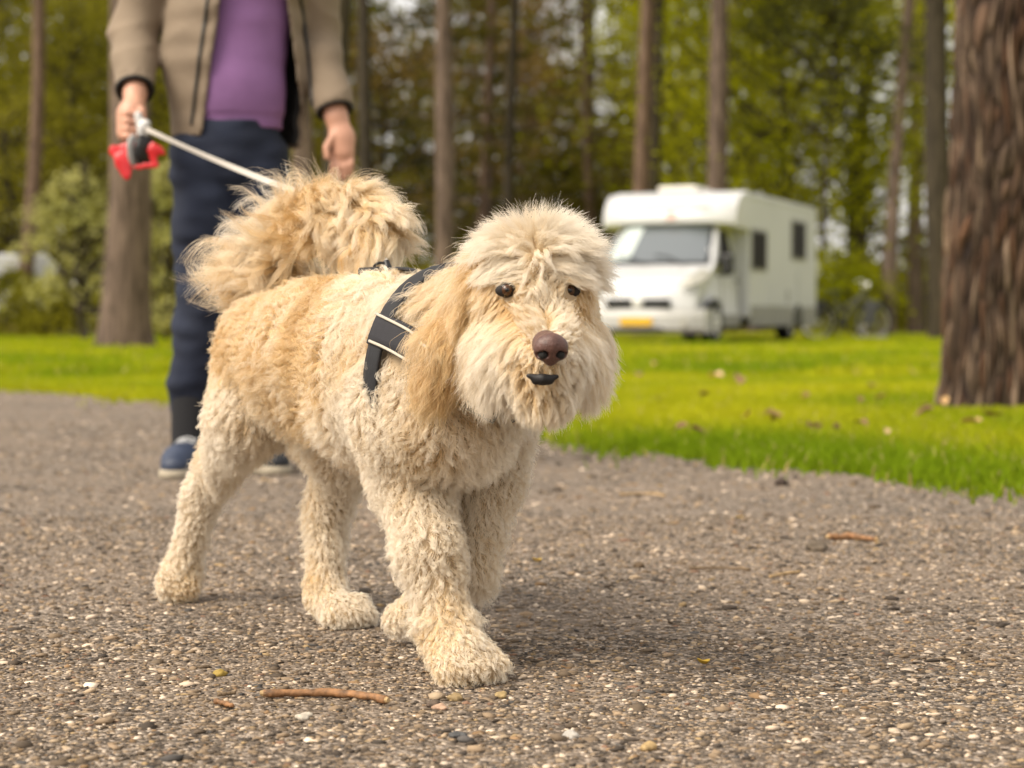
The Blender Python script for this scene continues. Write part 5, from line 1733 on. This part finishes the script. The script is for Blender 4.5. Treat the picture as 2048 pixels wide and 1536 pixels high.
def make_fur(name, nclump, nhair, rad, seed, clump=.80, parent=dog, mat=None, weight=None, lmul=1.0, cmul=1.0, reach=.016):
    r = np.random.default_rng(seed)
    cp, cn = sample_surface(nclump, seed, weight)
    reg, d0, d1, L, cr, cf, gold = params(cp, cn, seed + 1)
    L *= lmul * r.uniform(.75, 1.2, nclump); cr *= cmul *  r.uniform(.5, 1.35, nclump); cf *= r.uniform(.7, 1.35, nclump)
    gold = gold + r.normal(0, .13, nclump)
    gp = guide(cp, cn, d0, d1, L, cr, cf, seed + 2)
    kd = KDTree(nclump)
    for i in range(nclump): kd.insert(cp[i], i)
    kd.balance()
    hp_, hn = sample_surface(nhair, seed + 3, weight)
    hreg, hd0, hd1, hL, hcr, hcf, hg = params(hp_, hn, seed + 4)
    ci = np.array([kd.find(q)[1] for q in hp_])
    # a hair follows the lock of its own place; those whose lock belongs elsewhere are dropped
    ok = (hL > .003) & (L[ci] > .002)
    ok &= (np.linalg.norm(hp_ - cp[ci], axis=1) < (reach if lmul == 1 else .008))
    # harness lies on bare strips
    hm = np.array([q for q, _ in HMASK]); hw = np.array([w_ for _, w_ in HMASK])
    kd2 = KDTree(len(hm))
    for i in range(len(hm)): kd2.insert(hm[i], i)
    kd2.balance()
    hd_ = np.array([kd2.find(q)[2] for q in hp_]); hi = np.array([kd2.find(q)[1] for q in hp_])
    ok &= ~((hd_ < hw[hi] * .5 + .001) & (np.isin(hreg, (0, 1, 2))) & (hp_[:, 2] > .345))
    hL = hL * lmul
    hp_, hn, ci, hL, hg = hp_[ok], hn[ok], ci[ok], hL[ok], hg[ok]
    N = len(hp_)
    g = gp[ci]
    sc = np.clip(hL / np.maximum(L[ci], .004), .35, 1.3) * r.uniform(.72, 1.12, N)
    off = hp_ - cp[ci]
    loose = r.random(N) < .17
    cl = np.where(loose, r.uniform(.0, .5, N), clump * r.uniform(.75, 1.1, N))
    rel = (g - cp[ci][:, None]) * sc[:, None, None]
    fade = 1 - np.clip(cl, 0, .97)[:, None] * TT[None] ** .8
    fr = np.cumsum(r.normal(0, 1, (N, K, 3)), 1) * (np.where(loose, .0012, .0005)[:, None, None]) * np.clip(hL / .035, .4, 1.6)[:, None, None]; fr[:, 0] = 0
    pts = cp[ci][:, None] + rel + off[:, None] * fade[..., None] + fr
    pts[:, 0] = hp_ - hn * .002
    # nothing hangs in front of the eyes, the nose or the mouth
    o = np.array([0, 0, CAM_H]); bad = np.zeros(N, bool)
    for e, rad_, fl_ in ((EYES[0] - HU * .0030, .0060, .8), (EYES[1] - HU * .0015, .0075, .8), (NC, .0165, 1.0), (MC - HU * .002, .0028, .8)):
        v = pts - e; f_ = v @ HF; pr = v - f_[..., None] * HF
        bad |= ((np.linalg.norm(pr, axis=2) < rad_) & (f_ > -.012) & (f_ < .08)).any(1)
    for cpt, cr_ in CLEAR:                      # the webbing that shows lies on top of the coat
        bad |= (np.linalg.norm(pts[:, 2:] - cpt, axis=2) < cr_).any(1)
    # keep the coat above the ground
    pts[..., 2] = np.maximum(pts[..., 2], .0015)
    pts, ci, hg = pts[~bad], ci[~bad], hg[~bad]
    N = len(pts)
    cu = bpy.data.hair_curves.new(name)
    cu.add_curves([K] * N)
    cu.attributes['position'].data.foreach_set('vector', (pts - DO).astype(np.float32).ravel())
    ra = cu.attributes.get('radius') or cu.attributes.new('radius', 'FLOAT', 'POINT')
    prof = rad * (1 - .72 * TT ** 1.6)
    ra.data.foreach_set('value', (prof[None] * r.uniform(.7, 1.2, (N, 1))).astype(np.float32).ravel())
    gt = np.clip(.5 * hg + .5 * gold[ci] + r.normal(0, .07, N), 0, 1)
    ga = cu.attributes.new('gold', 'FLOAT', 'CURVE')
    ga.data.foreach_set('value', gt.astype(np.float32))
    ob = bpy.data.objects.new(name, cu); COL.objects.link(ob); cu.materials.append(mat); ob.parent = parent
    return ob

def fur_material():
    m, t, b = new_mat("cream_fur")
    a = nd(t, "ShaderNodeAttribute", attribute_name="gold")
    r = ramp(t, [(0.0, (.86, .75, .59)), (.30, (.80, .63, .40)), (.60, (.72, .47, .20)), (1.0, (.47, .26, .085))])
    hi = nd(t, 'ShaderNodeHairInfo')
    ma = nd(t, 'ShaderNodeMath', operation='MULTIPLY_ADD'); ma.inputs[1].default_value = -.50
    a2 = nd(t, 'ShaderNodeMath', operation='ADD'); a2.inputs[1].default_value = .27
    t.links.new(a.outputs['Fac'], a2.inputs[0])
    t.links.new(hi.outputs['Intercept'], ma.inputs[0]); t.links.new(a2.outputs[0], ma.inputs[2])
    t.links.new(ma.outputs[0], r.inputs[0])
    h = nd(t, "ShaderNodeBsdfHairPrincipled")
    h.parametrization = 'COLOR'
    h.inputs['Roughness'].default_value = .36
    h.inputs['Radial Roughness'].default_value = .55
    h.inputs['Coat'].default_value = 0.0
    t.links.new(r.outputs[0], h.inputs['Color'])
    d = nd(t, "ShaderNodeBsdfDiffuse")
    t.links.new(r.outputs[0], d.inputs[0])
    mix = nd(t, "ShaderNodeMixShader"); mix.inputs[0].default_value = .45
    t.links.new(h.outputs[0], mix.inputs[1]); t.links.new(d.outputs[0], mix.inputs[2])
    t.links.new(mix.outputs[0], t.nodes["Material Output"].inputs[0]); t.nodes.remove(b)
    return m
M_fur = fur_material()
cent = BV[BT].mean(1)
wgt = np.ones(len(BT)); _rg = region_of(cent)
wgt[np.isin(_rg, (3, 4, 5, 6, 7))] = 2.3; wgt[_rg == 11] = 3.6; wgt[_rg == 9] = 1.3
HEADR = np.isin(_rg, (3, 4, 5, 6, 7))
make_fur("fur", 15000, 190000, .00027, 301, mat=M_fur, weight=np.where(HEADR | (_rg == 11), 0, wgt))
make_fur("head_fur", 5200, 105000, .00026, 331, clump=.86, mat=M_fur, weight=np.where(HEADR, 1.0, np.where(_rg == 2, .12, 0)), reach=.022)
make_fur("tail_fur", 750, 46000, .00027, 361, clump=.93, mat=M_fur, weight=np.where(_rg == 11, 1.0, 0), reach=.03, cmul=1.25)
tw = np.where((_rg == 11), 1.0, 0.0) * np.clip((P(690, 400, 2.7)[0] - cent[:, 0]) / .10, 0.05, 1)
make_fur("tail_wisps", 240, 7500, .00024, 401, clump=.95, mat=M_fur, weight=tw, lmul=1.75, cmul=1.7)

# ================================================================== SMALL THINGS ON THE GROUND
M_stick = simple("peeled_stick", (.215, .105, .042), .7, noise=(90, .6), bump=(140, .7, .003))
M_stick2 = simple("dry_brown_twig", (.15, .10, .055), .8, noise=(70, .3), bump=(140, .5, .002))
M_pale = simple("pale_broken_wood", (.40, .27, .13), .8, noise=(80, .2))
def stick(pxs, rad, label, mat, z=None, cat="stick", ends=True, name="stick"):
    pts = [G(x, y) for x, y in pxs]
    c = np.mean(pts, axis=0); c[2] = 0
    o = empty(name, tuple(c)); tag(o, label, cat)
    n = len(pts); P3 = []
    xs = np.linspace(0, n - 1, 14)
    r = np.random.default_rng(len(label))
    for q in xs:
        i = min(int(q), n - 2); f = q - i
        P3.append(pts[i] * (1 - f) + pts[i + 1] * f - c + np.array([0, 0, rad * .9 + .002]) + r.normal(0, rad * .12, 3))
    rr = [rad * (1 + .14 * r.normal()) for _ in xs]
    MB().tube(P3, rr, 10).build("bark", mat, o, smooth=True)
    if ends:
        e = MB()
        for a_, b_ in ((P3[0], P3[1]), (P3[-1], P3[-2])):
            d = nrm(a_ - b_)
            e.tube([a_ - d * .002, a_ + d * rad * .8], [rad * .92, rad * .55], 8)
        e.build("broken_end", M_pale, o)
    return o
stick([(526, 1399), (600, 1396), (680, 1396), (740, 1404), (772, 1411)], .0046, "orange brown peeled stick lying below the dog's front paw", M_stick)
stick([(1658, 1082), (1700, 1080), (1752, 1086)], .0058, "short orange brown stick on the path at right of the dog", M_stick)
stick([(1378, 1141), (1440, 1140), (1500, 1143)], .0020, "thin dark twig on the path below and left of the short stick", M_stick2, ends=False)
stick([(1540, 1158), (1570, 1151), (1600, 1148)], .0020, "small pale twig on the path below the short stick", M_pale, ends=False)
stick([(1240, 992), (1290, 990), (1330, 994)], .0022, "straw coloured stem lying on the path behind the dog's chest", M_pale, ends=False, cat="stem", name="dry_stem")
stick([(435, 1396), (470, 1393)], .0022, "tiny orange twig left of the long peeled stick", M_stick2, ends=False)
stick([(432, 1411), (465, 1419)], .0028, "tiny pale wood splinter left of the long peeled stick", M_stick, ends=False, cat="splinter", name="wood_splinter")

def lump(px, py, size, label, cat, mat, name, seed, squash=.6):
    c = G(px, py); o = empty(name, (c[0], c[1], 0)); tag(o, label, cat)
    r = np.random.default_rng(seed)
    pr = [cone(r.normal(0, size * .13, 3) * [1, 1, .3] + [0, 0, size * squash * .28], size * r.uniform(.3, .45), r.normal(0, size * .20, 3) * [1, 1, .3] + [0, 0, size * squash * .28], size * r.uniform(.2, .38), flat=[(ZZ, 1.5)]) for _ in range(3)]
    D, lo = sdf_grid(pr, size / 14, size * .12); X = grid_pts(D, lo, size / 14)
    D = D + (size * .05 * fbm(X, 9 / size, seed) + size * .03 * fbm(X, 24 / size, seed + 1)).astype(np.float32); D = np.maximum(D, -X[..., 2] - .003)
    me = mesh_np("surface", *surface_nets(D, lo, size / 14), smooth=True)
    link("surface", me, mat, o)
M_clod = simple("dark_clod", (.035, .022, .015), .95, bump=(150, .6, .004))
lump(1568, 971, .036, "dark brown clod of earth on the path near the lawn edge", "clod", M_clod, "earth_clod", 4)
lump(1592, 956, .016, "small dark crumb on the path above the clod", "clod", M_clod, "earth_clod", 5)
lump(1634, 1101, .040, "grey brown piece of bark at the left end of the short stick", "bark piece", simple("old_bark", (.10, .075, .05), .9, noise=(60, .4), bump=(150, .6, .003)), "bark_piece", 6, .4)
lump(1280, 1134, .022, "brown crumb of bark left of the thin dark twig", "bark piece", simple("old_bark", (.10, .065, .035), .9, noise=(60, .4)), "bark_piece", 7, .5)
M_peb = lambda c: simple("pebble_stone", c, .75, noise=(120, .2), bump=(300, .4, .001))
lump(612, 1437, .015, "pale pebble in front of the long peeled stick", "pebble", M_peb((.42, .37, .30)), "pebble", 8)
lump(1140, 1475, .015, "pale smooth pebble at the bottom of the path right of the paw", "pebble", M_peb((.36, .33, .29)), "pebble", 9, .45)
lump(912, 1399, .017, "tan brown pebble just below the dog's planted front paw", "pebble", M_peb((.24, .165, .075)), "pebble", 10)
lump(866, 1413, .016, "dark brown pebble in the little cluster below the paw", "pebble", M_peb((.09, .06, .04)), "pebble", 11)
lump(880, 1419, .014, "pinkish pebble in the little cluster below the paw", "pebble", M_peb((.38, .24, .16)), "pebble", 12)
lump(1000, 1395, .013, "ochre pebble right below the toes of the planted paw", "pebble", M_peb((.30, .21, .09)), "pebble", 13)
lump(437, 1351, .016, "yellow brown pebble left of the long stick's upper end", "pebble", M_peb((.28, .19, .035)), "pebble", 14)
lump(1300, 1500, .015, "tan stone near the bottom edge right of the pale pebble", "pebble", M_peb((.34, .23, .10)), "pebble", 15)
lump(915, 1475, .014, "dark grey stone near the bottom below the dog", "pebble", M_peb((.06, .058, .058)), "pebble", 16)

# fallen leaves
def leaf_mesh(name, seed, size):
    r = np.random.default_rng(seed); n = 13
    a = np.linspace(0, 2 * math.pi, n, endpoint=False)
    rr = size * (.55 + .25 * np.cos(a) ** 2 + .14 * np.cos(3 * a + r.uniform(0, 6)) + .05 * r.normal(size=n))
    ring = np.stack([np.cos(a) * rr * 1.2, np.sin(a) * rr * .75, .25 * rr * np.sin(a * 2 + r.uniform(0, 6)) + .35 * rr * np.abs(np.sin(a)) + .004], 1)
    mid = ring * [.5, .5, .4]
    V = np.concatenate([[[0, 0, .004]], mid, ring]); V = np.concatenate([V, V + [0, 0, -.0012]])
    F = []
    for o, s in ((0, 1), (2 * n + 1, -1)):
        for k in range(n):
            j = (k + 1) % n
            f1 = (o, o + 1 + k, o + 1 + j); f2 = (o + 1 + k, o + 1 + n + k, o + 1 + n + j); f3 = (o + 1 + k, o + 1 + n + j, o + 1 + j)
            F += [x[::s] for x in (f1, f2, f3)]
    return mesh_np(name, V, F, smooth=True)
M_lb = [simple("dead_leaf_tan", (.46, .29, .12), .8, noise=(40, .25)), simple("dead_leaf_brown", (.17, .09, .045), .85, noise=(40, .3)), simple("dead_leaf_pink", (.52, .34, .20), .8, noise=(40, .2))]
LMESH = [[leaf_mesh("fallen_leaf", 20 + i, .033) for i in range(3)] for _ in range(3)]
for j in range(3):
    for i in range(3): LMESH[j][i].materials.append(M_lb[j])
LV_ = [(1280, 762, 1, "dark brown fallen leaf on the lawn right beside the dog's beard"), (1430, 765, 2, "pale fallen leaf in the middle of the lawn below the motorhome wheel"),
       (1482, 776, 1, "brown fallen leaf on the lawn left of centre between dog and plated tree"), (1606, 812, 2, "pinkish fallen leaf halfway between dog and plated tree"),
       (1548, 851, 2, "pink tan fallen leaf in the green strip near the path edge"), (1495, 853, 0, "yellow tan fallen leaf left of the pink tan one near the path edge"),
       (1892, 822, 0, "bright tan fallen leaf leaning on the foot of the plated tree"), (1850, 842, 1, "dark brown fallen leaf in the grass in front of the plated tree, left"),
       (1985, 852, 1, "dark brown fallen leaf in the grass in front of the plated tree, right"), (1944, 867, 0, "tan fallen leaf in the grass below the plated tree"),
       (1310, 738, 0, "faint tan leaf on the far lawn under the motorhome cab"), (1690, 712, 1, "brown leaf on the far lawn in front of the bicycle")]
for k, (px, py, j, lab) in enumerate(LV_):
    c = G(px, py); s = 1.25 if py > 800 else 1.9
    o = bpy.data.objects.new("fallen_leaf", LMESH[j][k % 3]); COL.objects.link(o)
    o.location = (c[0], c[1], .040); o.rotation_euler = (rng.normal(0, .3) + .35, rng.normal(0, .3), rng.uniform(0, 6.28)); o.scale = (s, s, s)
    tag(o, lab, "leaf", "fallen leaves on the lawn")
rl = random.Random(3)
for k in range(16):
    px, py = rl.uniform(1270, 1860), rl.uniform(700, 890)
    c = G(px, py)
    if c[1] < edge_y(c[0]) + .3: continue
    o = bpy.data.objects.new("fallen_leaf", LMESH[rl.choice((1, 1, 2))][k % 3]); COL.objects.link(o)
    o.location = (c[0], c[1], .034); o.rotation_euler = (rl.gauss(.2, .3), rl.gauss(0, .3), rl.uniform(0, 6.28)); o.scale = (1, 1, 1)
    tag(o, "small dull brown leaf sunk into the lawn grass between dog and plated tree", "leaf", "small leaves sunk in the lawn")
lm2 = leaf_mesh("yellow_petal", 40, .010); lm2.materials.append(simple("yellow_leaf_flake", (.55, .36, .04), .7))
for px, py, lab in ((1408, 1335, "bright yellow leaf flake on the path right of the planted paw"), (1390, 935, "yellow flake on the path near the lawn edge"), (1075, 1128, "yellow flake beside the front leg on the path"), (1480, 1040, "yellow flake on the path left of the short stick")):
    c = G(px, py); o = bpy.data.objects.new("leaf_flake", lm2); COL.objects.link(o); o.location = (c[0], c[1], .004); o.rotation_euler = (0.1, .1, px); tag(o, lab, "leaf flake", "yellow flakes on the path")

for o in bpy.data.objects:          # twigs of a crown and spokes of a wheel are too small to pick apart one by one
    if o.type == 'MESH' and o.name.split('.')[0] in ('limb', 'spokes', 'stem'):
        o['kind'] = 'stuff'
